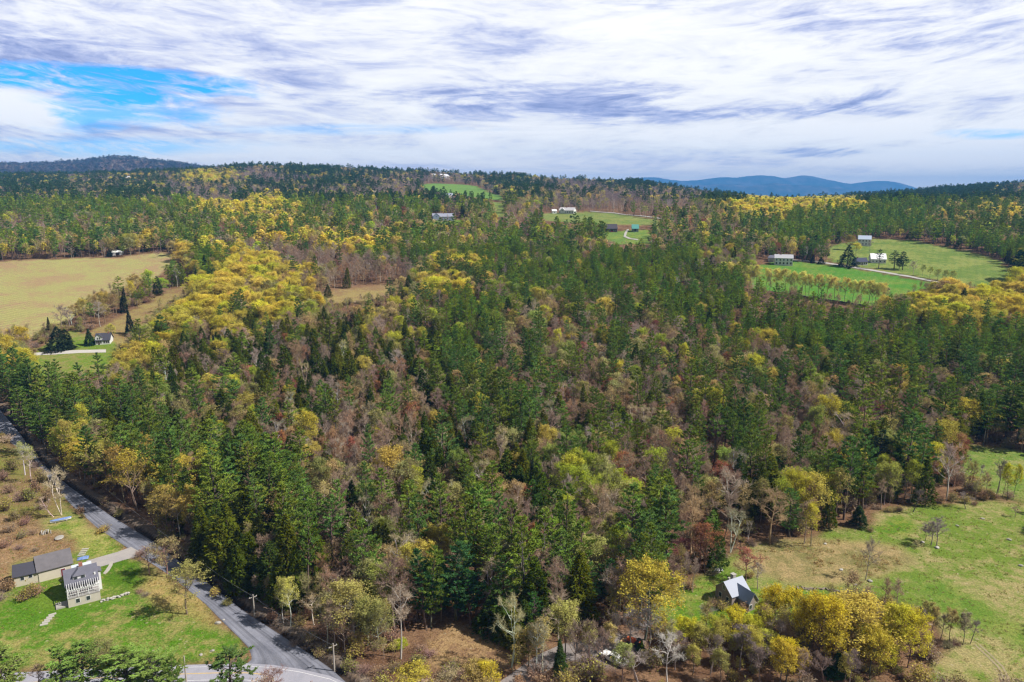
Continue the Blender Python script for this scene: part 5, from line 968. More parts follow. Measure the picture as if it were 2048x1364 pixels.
BLACK = mat('black_rubber', (.02, .02, .02), .7); CARW = mat('white_car_paint', (.80, .80, .80), .25, .6); BLUET = mat('blue_tarp', (.06, .14, .42), .6, var=.6, vscale=2, dark=(.35, .42, .55)); WHITEH = mat('white_hull', (.75, .77, .80), .5); RUST = mat('orange_paint', (.62, .14, .05), .5, var=.3)
def frame_at(p0, p1):
    """local frame whose x axis runs along the front wall from picture point p0 to p1"""
    a = np.array(at(*p0)); b = np.array(at(*p1)); L = float(np.hypot(b[0] - a[0], b[1] - a[1])); return a, math.atan2(b[1] - a[1], b[0] - a[0]), L
def win(root, face, a, z, w, h, L, D, fm=None, name='window', pm=None):
    """window on a wall: face front/back/left/right, a along it, z sill height"""
    def bx(m, w_, h_, d, off=0):
        a0, a1, z0, z1 = a - w_ / 2, a + w_ / 2, z + (h - h_) / 2, z + (h + h_) / 2
        if face == 'front': m.box(a0, a1, -d, .02, z0, z1)
        elif face == 'back': m.box(a0, a1, D - .02, D + d, z0, z1)
        elif face == 'left': m.box(-d, .02, a0, a1, z0, z1)
        else: m.box(L - .02, L + d, a0, a1, z0, z1)
        return m
    f = bx(MB(), w + .22, h + .22, .05).build(name, fm or WHITE_P, root); bx(MB(), w, h, .075).build('pane' if 'window' in name else 'panel', pm or PANE, f); return f
def roof_slabs(m, L, y0, y1, ze, rise, ov=.45, th=.16, x0=0.0):
    yc = (y0 + y1) / 2; hd = (y1 - y0) / 2; k = rise / hd; e0, e1 = y0 - ov, y1 + ov; z0 = ze - ov * k + .03; zr = ze + rise + .03
    m.prism([(e0, z0), (yc, zr), (e1, z0), (e1, z0 + th), (yc, zr + th * 1.15), (e0, z0 + th)], x0 - ov, L + ov); return m
def gabled(name, label, cat_, p0, p1, D, hw, rise, wm, rm, wins=(), chim=(), door=None, group=None, sink=.6, ov=.45, L=None, off=(0, 0, 0), gable_front=None):
    a, rz, L0 = frame_at(p0, p1); L = L or L0; root = empty(name, (a[0], a[1], a[2] + off[2]), rz); tag(root, label, cat_, group)
    MB().prism([(0, -sink), (D, -sink), (D, hw), (D / 2, hw + rise), (0, hw)], 0, L).build('wall', wm, root)
    rf = roof_slabs(MB(), L, 0, D, hw, rise, ov).build('roof', rm, root)
    for (x, y, h_, w_) in chim: MB().box(x - w_ / 2, x + w_ / 2, y - w_ / 2, y + w_ / 2, hw, hw + rise + h_).build('chimney', BRICK, rf)
    for q in wins: win(root, q[0], q[1] * (L if q[0] in ('front', 'back') else D), q[2], q[3], q[4], L, D)
    if door: win(root, door[0], door[1] * (L if door[0] in ('front', 'back') else D), .05, door[2], door[3], L, D, None, 'door', door[4])
    if gable_front:                                     # wall dormer / cross gable facing the front: centre fraction, width, wall top, rise, projection
        f, w_, zt, rs, pj, base = gable_front; x = f * L; zt0 = hw * .6 if base is None else base
        d = MB().poly([(x - w_ / 2, -pj, zt0), (x + w_ / 2, -pj, zt0), (x + w_ / 2, -pj, zt), (x, -pj, zt + rs), (x - w_ / 2, -pj, zt), (x - w_ / 2, D / 2, zt0), (x + w_ / 2, D / 2, zt0), (x + w_ / 2, D / 2, zt), (x, D / 2, zt + rs), (x - w_ / 2, D / 2, zt)],
                      [(0, 1, 2, 3, 4), (9, 8, 7, 6, 5), (0, 4, 9, 5), (1, 6, 7, 2), (0, 5, 6, 1), (2, 7, 8, 3), (3, 8, 9, 4)]).build('dormer', wm, root)
        k = rs / (w_ / 2); o_ = .25; P = [(x - w_ / 2 - o_, zt - o_ * k + .03), (x, zt + rs + .03), (x + w_ / 2 + o_, zt - o_ * k + .03)]; P2 = [(q, z + .14) for q, z in P][::-1]; pf = P + P2
        MB().poly([(q, -pj - .3, z) for q, z in pf] + [(q, D / 2, z) for q, z in pf], [(0, 1, 2, 3, 4, 5)[::-1], (6, 7, 8, 9, 10, 11)] + [(i, (i + 1) % 6, (i + 1) % 6 + 6, i + 6) for i in range(6)]).build('dormer_roof', rm, d)
        MB().box(x - .75, x - .2, -pj - .05, -pj + .02, zt - 1.15, zt - .1).build('window', PANE, d); MB().box(x + .2, x + .75, -pj - .05, -pj + .02, zt - 1.15, zt - .1).build('window', PANE, d)
    return root, L
# -- farmhouse beside the gravel road
def farmhouse():
    dk = 2.9; a, rz, L = frame_at((137.5, 1216), (202, 1199)); D = 7.0; bz = 2.0; hw = 3.9; rise = 2.3
    r = empty('farmhouse', tuple(a), rz); tag(r, 'cream farmhouse with grey gable roof and white pergola above its basement deck', 'house')
    MB().prism([(dk, -.8), (dk + D, -.8), (dk + D, hw), (dk + D / 2, hw + rise), (dk, hw)], .15, L - .15).build('wall', WHITE_P, r)
    MB().box(0, L, 0, dk, -1.0, bz).build('basement_wall', CONC, r)
    m = MB(); m.box(-.06, L + .06, -.06, dk - .05, bz, bz + .16); m.build('deck', DECKW, r)
    rf = roof_slabs(MB(), L - .15, dk, dk + D, hw, rise, .4, .18, .15).build('roof', SHING, r)
    MB().box(L * .47, L * .47 + .8, dk + D / 2 - .1, dk + D / 2 + .7, hw + rise - .5, hw + rise + 1.0).build('chimney', BRICK, rf)
    pz = 3.85
    for x in (0.1, L * .34, L * .66, L - .1): MB().beam((x, .12, bz + .16), (x, .12, pz), .16).build('pergola_post', WHITE_P, r)
    MB().beam((-.15, .12, pz + .1), (L + .15, .12, pz + .1), .14, .22).build('pergola_beam', WHITE_P, r)
    for i in range(15):
        x = .1 + (L - .2) * i / 14; MB().beam((x, -.25, pz + .28), (x, dk + .1, pz + .42), .10, .16).build('rafter', WHITE_P, r)
    m = MB(); m.beam((0, .06, bz + 1.05), (L, .06, bz + 1.05), .07); m.beam((0, .06, bz + .35), (L, .06, bz + .35), .05)
    for i in range(int(L / .35)): m.beam((i * .35 + .1, .06, bz + .35), (i * .35 + .1, .06, bz + 1.05), .03)
    m.build('railing', WHITE_P, r)
    for x in (.30, .62): win(r, 'front', L * x, .75, .75, .95, L, dk)
    for x in (.16, .36, .58, .82):
        f = MB().box(L * x - .6, L * x + .6, dk - .05, dk + .02, bz + .5, bz + 1.8).build('window', WHITE_P, r); MB().box(L * x - .5, L * x + .5, dk - .075, dk, bz + .6, bz + 1.7).build('pane', PANE, f)
    # dormer with hip roof
    x0, x1, yf, zb, zt = L * .27, L * .60, dk + .9, hw + .1, hw + 1.6; yb = dk + D / 2
    d = MB().box(x0, x1, yf, yb, zb, zt).build('dormer', WHITE_P, r); xm = (x0 + x1) / 2
    MB().poly([(x0 - .3, yf - .3, zt), (x1 + .3, yf - .3, zt), (x1 + .3, yb + .6, zt), (x0 - .3, yb + .6, zt), (xm, yf + 1.2, zt + .95), (xm, yb + .6, zt + .95)], [(0, 1, 4), (1, 2, 5, 4), (3, 0, 4, 5), (2, 3, 5), (0, 3, 2, 1)]).build('dormer_roof', SHING, d)
    for x in (xm - .75, xm + .75):
        f = MB().box(x - .5, x + .5, yf - .05, yf + .02, zb + .45, zt - .1).build('window', WHITE_P, d); MB().box(x - .4, x + .4, yf - .08, yf, zb + .55, zt - .2).build('pane', PANE, f)
    # bay on the right gable
    b = MB().box(L - .15, L + .75, dk + 2.2, dk + 4.4, -.3, bz + 2.6).build('bay', WHITE_P, r); MB().box(L + .7, L + .8, dk + 2.6, dk + 4.0, bz + .6, bz + 2.0).build('window', PANE, b)
    MB().poly([(L - .2, dk + 2.0, bz + 3.0), (L + 1.0, dk + 2.0, bz + 2.6), (L + 1.0, dk + 4.6, bz + 2.6), (L - .2, dk + 4.6, bz + 3.0), (L - .2, dk + 2.0, bz + 3.12), (L + 1.0, dk + 2.0, bz + 2.72), (L + 1.0, dk + 4.6, bz + 2.72), (L - .2, dk + 4.6, bz + 3.12)], [(0, 1, 2, 3), (4, 5, 6, 7), (0, 1, 5, 4), (1, 2, 6, 5), (2, 3, 7, 6), (3, 0, 4, 7)]).build('bay_roof', SHING, b)
    MB().box(L * .9, L * .9 + .35, dk + .9, dk + 1.25, hw + .75, hw + 1.3).build('roof_vent', WHITE_P, rf)
    # ell with pale metal roof behind, joined to the house
    e = MB().prism([(dk + D - .2, -.5), (dk + D + 5.2, -.5), (dk + D + 5.2, 2.9), (dk + D + 2.4, 4.2), (dk + D - .2, 3.3)], L * .30, L * .86).build('ell', CREAM, r)
    roof_slabs(MB(), L * .86, dk + D - .2, dk + D + 5.2, 2.95, 1.3, .3, .12, L * .30).build('ell_roof', METAL_R, e)
    # steps and side terrace
    MB().box(-2.4, -.1, .6, 3.2, -.6, .35).build('terrace', STONE, r)
    return r, a, rz, L
farmhouse()
gabled('barn', 'long barn with weathered dark roof and blank cream wall behind the farmhouse', 'barn', (79, 1165), (146, 1147), 6.6, 2.9, 2.4, CREAM, SHING2, [], door=('front', .72, .9, 1.9, RED_D), ov=.35)
gabled('shed', 'lower cream shed with dark roof at the end of the barn', 'shed', (30, 1175), (78.5, 1164.5), 5.2, 2.7, 1.7, CREAM, DARKROOF, [('front', .34, 1.5, .7, .8), ('front', .68, 1.7, .7, .8), ('left', .5, 1.3, .7, .8)], ov=.3)
# -- grey cottage in the meadow
def cottage():
    a, rz, L = frame_at((1463, 1213), (1497, 1201)); D = 5.2; hw = 2.5; rise = 2.3
    r = empty('cottage', tuple(a), rz); tag(r, 'weathered grey cottage with pale metal roof and stone chimney in the meadow', 'house')
    MB().prism([(0, -.6), (D, -.6), (D, hw), (D / 2, hw + rise), (0, hw)], 0, L).build('wall', CEDAR, r); rf = roof_slabs(MB(), L, 0, D, hw, rise, .3, .12).build('roof', METAL_D, r)
    c = MB().box(L * .52, L * .52 + .9, D / 2 + .05, D / 2 + .95, hw + rise - .6, hw + rise + .9).build('chimney', STONE, rf); MB().box(L * .52 - .08, L * .52 + .98, D / 2 - .03, D / 2 + 1.03, hw + rise + .9, hw + rise + 1.0).build('chimney_cap', STONE2, c)
    MB().box(L * .30, L * .30 + .45, D / 2 + .2, D / 2 + .65, hw + rise - .4, hw + rise + .45).build('flue', STONE2, rf)
    for y, z in ((1.3, .6), (3.6, .7), (2.6, 2.9)): win(r, 'left', y, z, .75, 1.05, L, D)
    x0, x1, pj = L * .34, L * .84, 3.4; xm = (x0 + x1) / 2; h2 = 2.2; rs = 1.9
    w_ = MB().poly([(x0, -pj, -.8), (x1, -pj, -.8), (x1, -pj, h2), (xm, -pj, h2 + rs), (x0, -pj, h2), (x0, .3, -.8), (x1, .3, -.8), (x1, .3, h2), (xm, .3, h2 + rs), (x0, .3, h2)], [(0, 1, 2, 3, 4), (9, 8, 7, 6, 5), (0, 4, 9, 5), (1, 6, 7, 2), (2, 7, 8, 3), (3, 8, 9, 4)]).build('wing', CEDAR, r)
    k = rs / ((x1 - x0) / 2); o_ = .28; P = [(x0 - o_, h2 - o_ * k + .03), (xm, h2 + rs + .03), (x1 + o_, h2 - o_ * k + .03)]; pf = P + [(q, z + .12) for q, z in P][::-1]
    MB().poly([(q, -pj - .3, z) for q, z in pf] + [(q, D / 2 - .4, z) for q, z in pf], [(5, 4, 3, 2, 1, 0), (6, 7, 8, 9, 10, 11)] + [(i, (i + 1) % 6, (i + 1) % 6 + 6, i + 6) for i in range(6)]).build('wing_roof', mat('shaded_wing_metal', (.20, .25, .36), .5, .5, var=.15), w_)  # wing roof coloured darker and bluer, shade of its left slope painted in
    for x in (xm - .8, xm + .8):
        f = MB().box(x - .45, x + .45, -pj - .05, -pj + .02, .5, 1.6).build('window', WHITE_P, w_); MB().box(x - .35, x + .35, -pj - .08, -pj, .6, 1.5).build('pane', PANE, f)
    m = MB(); m.box(x1 + .1, L + 1.2, -1.9, -.05, .1, .3); m.build('porch', WOODG, r); m = MB()
    for x, y in ((L + 1.1, -1.8), (L + 1.1, -.1), (x1 + .2, -1.8)): m.box(x - .06, x + .06, y - .06, y + .06, -.5, 1.2)
    m.beam((x1 + .2, -1.8, 1.2), (L + 1.1, -1.8, 1.2), .08); m.beam((L + 1.1, -1.8, 1.2), (L + 1.1, -.1, 1.2), .08); m.build('porch_railing', mat('tan_wood', (.6, .48, .36), .8), r)
cottage()
def pw(n, z, w_=.8, h=1.2, face='front'): return [(face, (i + .5) / n, z, w_, h) for i in range(n)]
# -- middle distance and hillside houses
gabled('cape_house', 'small white cape house with dark roof and front gable by the hayfield drive', 'house', (191.5, 690), (220, 688), 7.5, 2.7, 3.0, WHITE_P, DARKROOF, [('front', .62, .8, .8, 1.3), ('front', .78, .8, .8, 1.3), ('front', .92, .8, .8, 1.3), ('front', .1, .8, .8, 1.3), ('front', .38, .8, .8, 1.3)], door=('front', .24, .9, 2.0, BROWNW), gable_front=(.24, 3.4, 4.2, 1.7, .15, 2.4), chim=[(6, 3.7, .8, .6)])
gabled('field_shed', 'low white roofed shed at the wood edge of the hayfield', 'shed', (225, 511.5), (246, 510), 9, 3.0, 1.6, mat('grey_boards', (.4, .4, .4), .8), mat('white_metal_roof', (.8, .82, .82), .5), [], door=('front', .5, 3, 2.4, BROWNW))
gabled('farmstead_house', 'large white two storey house with porch posts on the green lawn', 'house', (1549, 530), (1585, 532), 9, 6.0, 2.6, WHITE_P, mat('light_grey_roof', (.42, .42, .46), .8), pw(5, 3.8, 1.0, 1.4) + pw(5, .9, 1.2, 1.6) + [('right', .3, 1, 1.6, 1.4), ('right', .7, 1, 1.6, 1.4), ('right', .3, 4, 1.6, 1.2), ('right', .7, 4, 1.6, 1.2)], chim=[(5, 4.5, 1.0, .8)], sink=2.2)
gabled('garage', 'grey roofed white garage left of the two storey house', 'garage', (1536, 523), (1549, 525), 7, 3.4, 1.8, WHITE_P, mat('slate_roof', (.18, .18, .24), .8), [], door=('front', .5, 3, 2.3, mat('grey_door', (.4, .4, .42), .7)))
gabled('farm_cottage', 'white cape with blue black roof beside the farm road', 'house', (1713, 530.5), (1735, 530.5), 7.5, 3.0, 2.9, WHITE_P, mat('blue_black_roof', (.05, .055, .10), .8), pw(5, 1.0, .9, 1.3)[:2] + pw(5, 1.0, .9, 1.3)[3:], door=('front', .5, 1.0, 2.1, BROWNW), chim=[(2, 3.7, .9, .7)])
gabled('farm_barn', 'long white roofed barn behind the tall dark pines', 'barn', (1742, 526), (1772, 527), 10, 3.6, 4.2, WHITE_P, mat('bright_white_roof', (.82, .82, .84), .4, .5), pw(4, 1, .9, 1.1))
gabled('uphill_house', 'white two storey gabled house at the top corner of the hill pasture', 'house', (1716, 491), (1741, 493), 9, 6.2, 3.2, WHITE_P, mat('pale_blue_roof', (.42, .48, .60), .6), pw(4, 1, 1, 1.4) + pw(4, 4, 1, 1.4) + [('right', .5, 1, 1.2, 1.4), ('right', .5, 4, 1.2, 1.4)])
gabled('ranch_house', 'low white ranch house in the clearing below the mauve woods', 'house', (1118, 427), (1147, 427.5), 11, 4.2, 3.6, WHITE_P, mat('light_tan_roof', (.5, .48, .5), .8), pw(6, 1.2, 1.4, 1.6), chim=[(9, 5.5, 1.2, 1.0)], gable_front=(.25, 6, 4.6, 2.2, 1.0, .5))
gabled('outbuilding', 'small white outbuilding left of the low ranch house', 'shed', (1105, 427), (1113.5, 427), 6, 3.2, 2, WHITE_P, mat('white_metal_roof2', (.75, .76, .78), .5), [('front', .5, 1, 1.2, 1.2)])
gabled('dark_barn', 'long dark brown barn at the head of the curving driveway', 'barn', (1213, 464.5), (1234.5, 464.5), 10, 4.0, 4.5, BROWNW, mat('charcoal_roof', (.06, .055, .07), .8), pw(6, 1.2, 1.2, 1.5), door=('front', .5, 2.4, 2.6, RED_D))
gabled('green_roof_barn', 'small barn with teal green roof beyond the driveway', 'barn', (1264, 464), (1277, 464), 9, 3.8, 4.0, mat('grey_green_boards', (.2, .24, .22), .8), GREENR, [('front', .5, 1, 2.5, 2.4)])
gabled('long_house', 'long blue grey house with white gable end facing the pine woods', 'house', (866, 441), (908, 441), 10, 4.6, 3.6, GREYB, mat('slate_grey_roof', (.26, .27, .34), .7), pw(8, 1.2, 1.3, 1.7), gable_front=(.16, 8, 5.2, 3.2, 1.0, .3), chim=[(14, 5, 1.2, 1.0)])
gabled('yellow_house', 'pale yellow house among grey trees under the ridge', 'house', (743, 392), (758, 392), 10, 6.5, 3, YELW, mat('tan_roof', (.45, .38, .3), .8), pw(4, 1, 1.3, 1.7) + pw(4, 4.2, 1.3, 1.5))
gabled('ridge_house', 'white house on the wooded ridge above the green field, the wider one', 'house', (884, 358), (900, 358), 14, 8, 5, WHITE_P, mat('light_roof', (.55, .55, .6), .8), pw(5, 1.5, 2, 2) + pw(5, 5, 2, 2))
gabled('ridge_house', 'white house on the wooded ridge above the green field, the narrow one', 'house', (865, 357), (874, 357), 12, 8, 4, WHITE_P, mat('light_roof2', (.5, .5, .55), .8), pw(3, 1.5, 2, 2))
gabled('field_house', 'pale house below the green ridge field', 'house', (893, 396), (907, 396), 10, 5, 3, WHITE_P, mat('grey_blue_roof', (.35, .4, .5), .8), pw(5, 1, 1.2, 1.6))
gabled('hill_house', 'tiny white house among the woods of the right hill', 'house', (1880, 414), (1890, 414), 11, 7, 3, WHITE_P, mat('pale_roof', (.6, .6, .6), .8), pw(3, 1, 1.5, 2))
gabled('valley_house', 'tiny white house deep in the distant mixed woods', 'house', (250, 366), (260, 366), 14, 12, 4, WHITE_P, mat('pale_roof2', (.6, .6, .65), .8), pw(3, 2, 2, 2))
BUILD_ZONES = [((1105, 427), 22), ((1132, 427), 26), ((1224, 465), 20), ((1270, 464), 16), ((887, 441), 30), ((750, 392), 18), ((885, 358), 34), ((868, 357), 24), ((900, 396), 20), ((1885, 414), 16), ((255, 366), 26), ((235, 511), 10), ((1757, 527), 18), ((1728, 492), 16), ((1724, 531), 14), ((1566, 531), 22), ((1541, 524), 12), ((205, 690), 14)]

# ------------------------------------------------------------------ poles, wires, vehicle, boat, stones
POLES = []
def pole(bx, by, top, label, arm=True):
    x, y, z = at(bx, by); lo, hi = 2., 20.
    for _ in range(20):
        m = (lo + hi) / 2; lo, hi = (m, hi) if project(x, y, z + m)[1] > top else (lo, m)
    h = lo; r = empty('utility_pole', (x, y, z), .7); tag(r, label, 'utility pole', 'utility poles along the gravel road')
    MB().tube([(0, 0, -.5), (0, 0, h * .5), (0, 0, h)], [.17, .15, .11], 8).build('shaft', WOODG, r)
    if arm:
        ca = MB().beam((-.9, .14, h - .7), (.9, .14, h - .7), .10, .12).build('crossarm', WOODG, r)
        for q in (-.8, 0, .8): MB().tube([(q, .14, h - .64), (q, .14, h - .45)], [.05, .03], 6).build('insulator', WHITE_P, ca)
    POLES.append((x, y, z + h - .4)); return r
pole(161, 957, 931, 'farthest utility pole, standing before the dark bank of the road', False)
pole(378, 1134, 1099, 'utility pole behind the olive maple on the road verge', False)
pole(509, 1231, 1189, 'utility pole under the dark hemlocks at the roadside')
pole(669, 1342, 1287, 'tall utility pole by the road junction')
pole(373, 1366, 1312, 'pole beside the paved road among the young pines', False)
for i, (a, b) in enumerate([(0, 1), (1, 2), (2, 3)]):
    A_, B_ = np.array(POLES[a]), np.array(POLES[b]); s = np.linspace(0, 1, 14); P_ = A_ + (B_ - A_) * s[:, None]; P_[:, 2] -= 4 * (.6) * s * (1 - s)
    tag(MB().tube(P_, [.03] * 14, 4).build('power_cable', mat('cable', (.25, .25, .25), .6)), ['power cable from the farthest pole to the pole behind the olive maple', 'power cable between the two middle poles of the gravel road', 'power cable running down to the pole at the junction'][i], 'cable', 'power cables along the gravel road')
def pickup():
    x, y, z = at(1228, 1323); r = empty('pickup_truck', (x, y, z + .02), math.radians(138)); tag(r, 'white pickup truck with dark open bed parked under bare trees', 'truck')
    b = MB(); b.prism([(-.9, .45), (.9, .45), (.95, .8), (.9, 1.15), (-.9, 1.15), (-.95, .8)], 1.0, 2.7); b.box(-.9, 1.0, -.93, .93, .45, 1.1); b.box(-2.75, -.9, -.93, .93, .45, .72)
    b.box(-2.75, -.9, -.93, -.83, .72, 1.15); b.box(-2.75, -.9, .83, .93, .72, 1.15); b.box(-2.78, -2.66, -.93, .93, .72, 1.15); b.build('body', CARW, r)
    MB().box(-2.66, -.92, -.82, .82, .73, .80).build('bed_liner', BLACK, r)
    c = MB().poly([(-.9, -.88, 1.1), (1.15, -.88, 1.1), (.55, -.72, 1.75), (-.75, -.72, 1.75), (-.9, .88, 1.1), (1.15, .88, 1.1), (.55, .72, 1.75), (-.75, .72, 1.75)], [(0, 1, 2, 3), (7, 6, 5, 4), (3, 2, 6, 7), (1, 5, 6, 2), (0, 3, 7, 4)]).build('cab', CARW, r)
    MB().poly([(1.12, -.76, 1.2), (.62, -.64, 1.7), (.62, .64, 1.7), (1.12, .76, 1.2), (1.14, -.76, 1.2), (.64, -.64, 1.71), (.64, .64, 1.71), (1.14, .76, 1.2)], [(0, 1, 2, 3), (4, 7, 6, 5), (0, 4, 5, 1), (1, 5, 6, 2), (2, 6, 7, 3), (3, 7, 4, 0)]).build('windscreen', PANE, r)
    for s_ in (-1, 1): MB().poly([(-.75, s_ * .875, 1.2), (.95, s_ * .875, 1.2), (.5, s_ * .76, 1.66), (-.68, s_ * .76, 1.66), (-.75, s_ * .90, 1.2), (.95, s_ * .90, 1.2), (.5, s_ * .78, 1.67), (-.68, s_ * .78, 1.67)], [(0, 1, 2, 3), (4, 5, 6, 7), (0, 1, 5, 4), (1, 2, 6, 5), (2, 3, 7, 6), (3, 0, 4, 7)]).build('side_window', PANE, r)
    for wx in (-1.8, 1.75):
        for wy in (-.86, .86):
            w_ = MB().tube([(wx, wy - .13, .4), (wx, wy + .13, .4)], [.4, .4], 14).build('wheel', BLACK, r); MB().tube([(wx, wy - .14, .4), (wx, wy + .14, .4)], [.2, .2], 10).build('rim', mat('rim', (.5, .5, .5), .3, .5, metal=.8), w_)
    for s_ in (-1, 1): MB().box(2.68, 2.73, s_ * .7 - .15, s_ * .7 + .15, .8, .98).build('headlight', mat('lamp_glass', (.8, .8, .8), .2, .6), r)
pickup()
def tractor():
    x, y, z = at(1270, 1290); r = empty('tractor', (x, y, z), math.radians(150)); tag(r, 'small orange tractor at the edge of the cottage parking place', 'tractor')
    MB().prism([(-.4, .5), (.4, .5), (.4, 1.25), (.3, 1.4), (-.3, 1.4), (-.4, 1.25)], 0, 1.7).build('hood', RUST, r); MB().box(-1.0, 0, -.6, .6, .6, .95).build('platform', RUST, r); MB().box(-.9, -.35, -.3, .3, .95, 1.5).build('seat', BLACK, r)
    for wx, rr in ((-.7, .7), (1.3, .42)):
        for s_ in (-1, 1): MB().tube([(wx, s_ * .75 - .15, rr), (wx, s_ * .75 + .15, rr)], [rr, rr], 14).build('wheel', BLACK, r)
    m = MB(); m.beam((1.2, -.5, .6), (2.6, -.5, .35), .1); m.beam((1.2, .5, .6), (2.6, .5, .35), .1); m.build('loader_arm', RUST, r); MB().prism([(-.8, .1), (.8, .1), (.8, .2), (-.8, .2)], 2.5, 3.1).build('bucket', mat('tan_metal', (.6, .38, .2), .5), r)
tractor()
def boat():
    x, y, z = at(122, 1043); r = empty('boat', (x, y, z), math.radians(35)); tag(r, 'long narrow boat under a blue tarp on the lawn by the birches', 'boat')
    n = 9; V = []; 
    for i in range(n):
        f = i / (n - 1) * 2 - 1; w_ = .62 * (1 - abs(f) ** 2.4) + .03; L = 2.6 * f; V += [(L, -w_, .75 + .1 * f * f), (L, -w_ * .7, .3), (L, 0, .15 + .2 * f * f), (L, w_ * .7, .3), (L, w_, .75 + .1 * f * f)]
    Fc = [(i * 5 + j, i * 5 + j + 1, i * 5 + j + 6, i * 5 + j + 5) for i in range(n - 1) for j in range(4)]; MB().poly(V, Fc + [(0, 1, 2, 3, 4), (40, 41, 42, 43, 44)]).build('hull', WHITEH, r)
    V = []
    for i in range(n):
        f = i / (n - 1) * 2 - 1; w_ = .66 * (1 - abs(f) ** 2.4) + .04; L = 2.65 * f; V += [(L, -w_, .70), (L, -w_ * .5, .95 + .05 * math.sin(i * 2.1)), (L, 0, 1.02), (L, w_ * .5, .95), (L, w_, .70)]
    MB().poly(V, [(i * 5 + j, i * 5 + j + 1, i * 5 + j + 6, i * 5 + j + 5) for i in range(n - 1) for j in range(4)] + [(0, 4, 3, 2, 1), (40, 41, 42, 43, 44)]).build('tarp', BLUET, r)
    for q in (-1.4, 1.4): MB().box(q - .08, q + .08, -.6, .6, -.05, .22).build('block', WOODG, r)
boat()
def rock_arr(seed, n=1):
    rg = np.random.default_rng(seed); import bmesh as bm_
    b = bm_.new(); bm_.ops.create_icosphere(b, subdivisions=2, radius=.5)
    for v in b.verts: c = v.co; k = .78 + .45 * float(vnoise(c.x * 2.3 + seed, c.y * 2.3 + c.z * 3.1, seed)); v.co = (c.x * k * 1.15, c.y * k, max(c.z, -.35) * k * .72)
    me = bpy.data.meshes.new('rock'); b.to_mesh(me); b.free(); me.materials.append(STONE2 if seed % 3 == 0 else STONE); return me
ROCKS = [rock_arr(i) for i in range(6)]
rr_ = np.random.default_rng(5)
def rock(px, py, s, label, name='boulder', cat_='boulder', group=None, flat=1.0):
    x, y, z = at(px, py); o = link(bpy.data.objects.new(name, ROCKS[rr_.integers(6)])); o.location = (x, y, z + .1 * s); s *= .72; o.scale = (s, s * .8, s * .7 * flat); o.rotation_euler = (0, 0, rr_.uniform(0, 6.28)); tag(o, label, cat_, group); return o
rock(120, 1077, 3.6, 'broad flat pale ledge of rock beside the yard grass', 'ledge', 'rock', None, .25)
rock(436, 1247, 1.7, 'white boulder at the edge of the gravel road by the olive maple'); rock(447, 1240, .8, 'small pale stone behind the white roadside boulder')
rock(1740, 1163, 1.6, 'pale boulder at the foot of the lone bare meadow tree'); rock(1682, 1140, 1.4, 'pale boulder on the dry straw slope'); rock(1712, 1170, 1.0, 'small grey stone between the straw slope and the golden maples')
rock(1874, 1096, 1.8, 'dark boulder under the mauve meadow trees', flat=.7); rock(1845, 1085, 1.6, 'grey boulder left of the mauve meadow trees'); rock(1965, 1038, 1.5, 'flat pale rock in the meadow below the brush line', flat=.6); rock(1915, 1052, 1.2, 'dark rock in the upper meadow'); rock(2018, 1080, 1.5, 'brown boulder alone on the open meadow'); rock(2042, 1132, 1.5, 'dark boulder at the meadow rim'); rock(1650, 1088, 1.2, 'stone beside the yellow tree at the meadow corner')
rock(425, 1302, 1.0, 'small tan stone on the lawn near the junction'); rock(402, 1310, 1.1, 'pale stone low on the lawn by the young pines'); rock(1437, 1146, 1.3, 'dark stone by the white garden bench', flat=.5)
# stone garden wall and stepping stones at the farmhouse
def stone_wall(pts, label, hgt=.8, wdt=.7, step=.55, name='stone_wall', m=None):
    P_ = np.array([at(*p) for p in pts]); d = np.r_[0, np.cumsum(np.hypot(*np.diff(P_[:, :2], axis=0).T))]; n = int(d[-1] / step); rg = np.random.default_rng(int(pts[0][0])); V = []; Fc = []; base = [v.co[:] for v in ROCKS[1].vertices]; fs = [tuple(p.vertices) for p in ROCKS[1].polygons]
    base = np.array(base)
    for i in range(n):
        for lay in range(2):
            s = (i + rg.uniform(-.3, .3)) * step; x, y, z = [np.interp(s, d, P_[:, k]) for k in range(3)]; th = rg.uniform(0, 6.28); q = base * np.array([step * 1.3, wdt * .9, hgt * .65]) * rg.uniform(.8, 1.25); c_, s_ = math.cos(th), math.sin(th)
            w = np.stack([q[:, 0] * c_ - q[:, 1] * s_ + x + rg.uniform(-.15, .15), q[:, 0] * s_ + q[:, 1] * c_ + y + rg.uniform(-.15, .15), q[:, 2] + z + (lay + .4) * hgt * .42], 1); k = len(V) * 0 + sum(len(v) for v in V); V.append(w); Fc += [tuple(j + k for j in f) for f in fs]
    me = mesh_from(name, np.concatenate(V), np.array(Fc), [m or STONE2]); tag(link(bpy.data.objects.new(name, me)), label, 'wall')
stone_wall([(204, 1203), (225, 1198), (245, 1192), (266, 1186)], 'low dry stone wall running from the farmhouse corner across the lawn', .7)
stone_wall([(1500, 579), (1560, 587), (1620, 595), (1680, 604), (1745, 614)], 'dark stone wall under the row of yellow maples', .9, 1.0, 1.3, m=mat('mossy_stone', (.10, .09, .08), .95, var=.4))
stone_wall([(1692, 1186), (1650, 1178), (1610, 1178), (1570, 1172)], 'thin field stone line behind the golden maples', .35, .5, 1.0, m=mat('brown_stone', (.22, .18, .14), .95, var=.4))
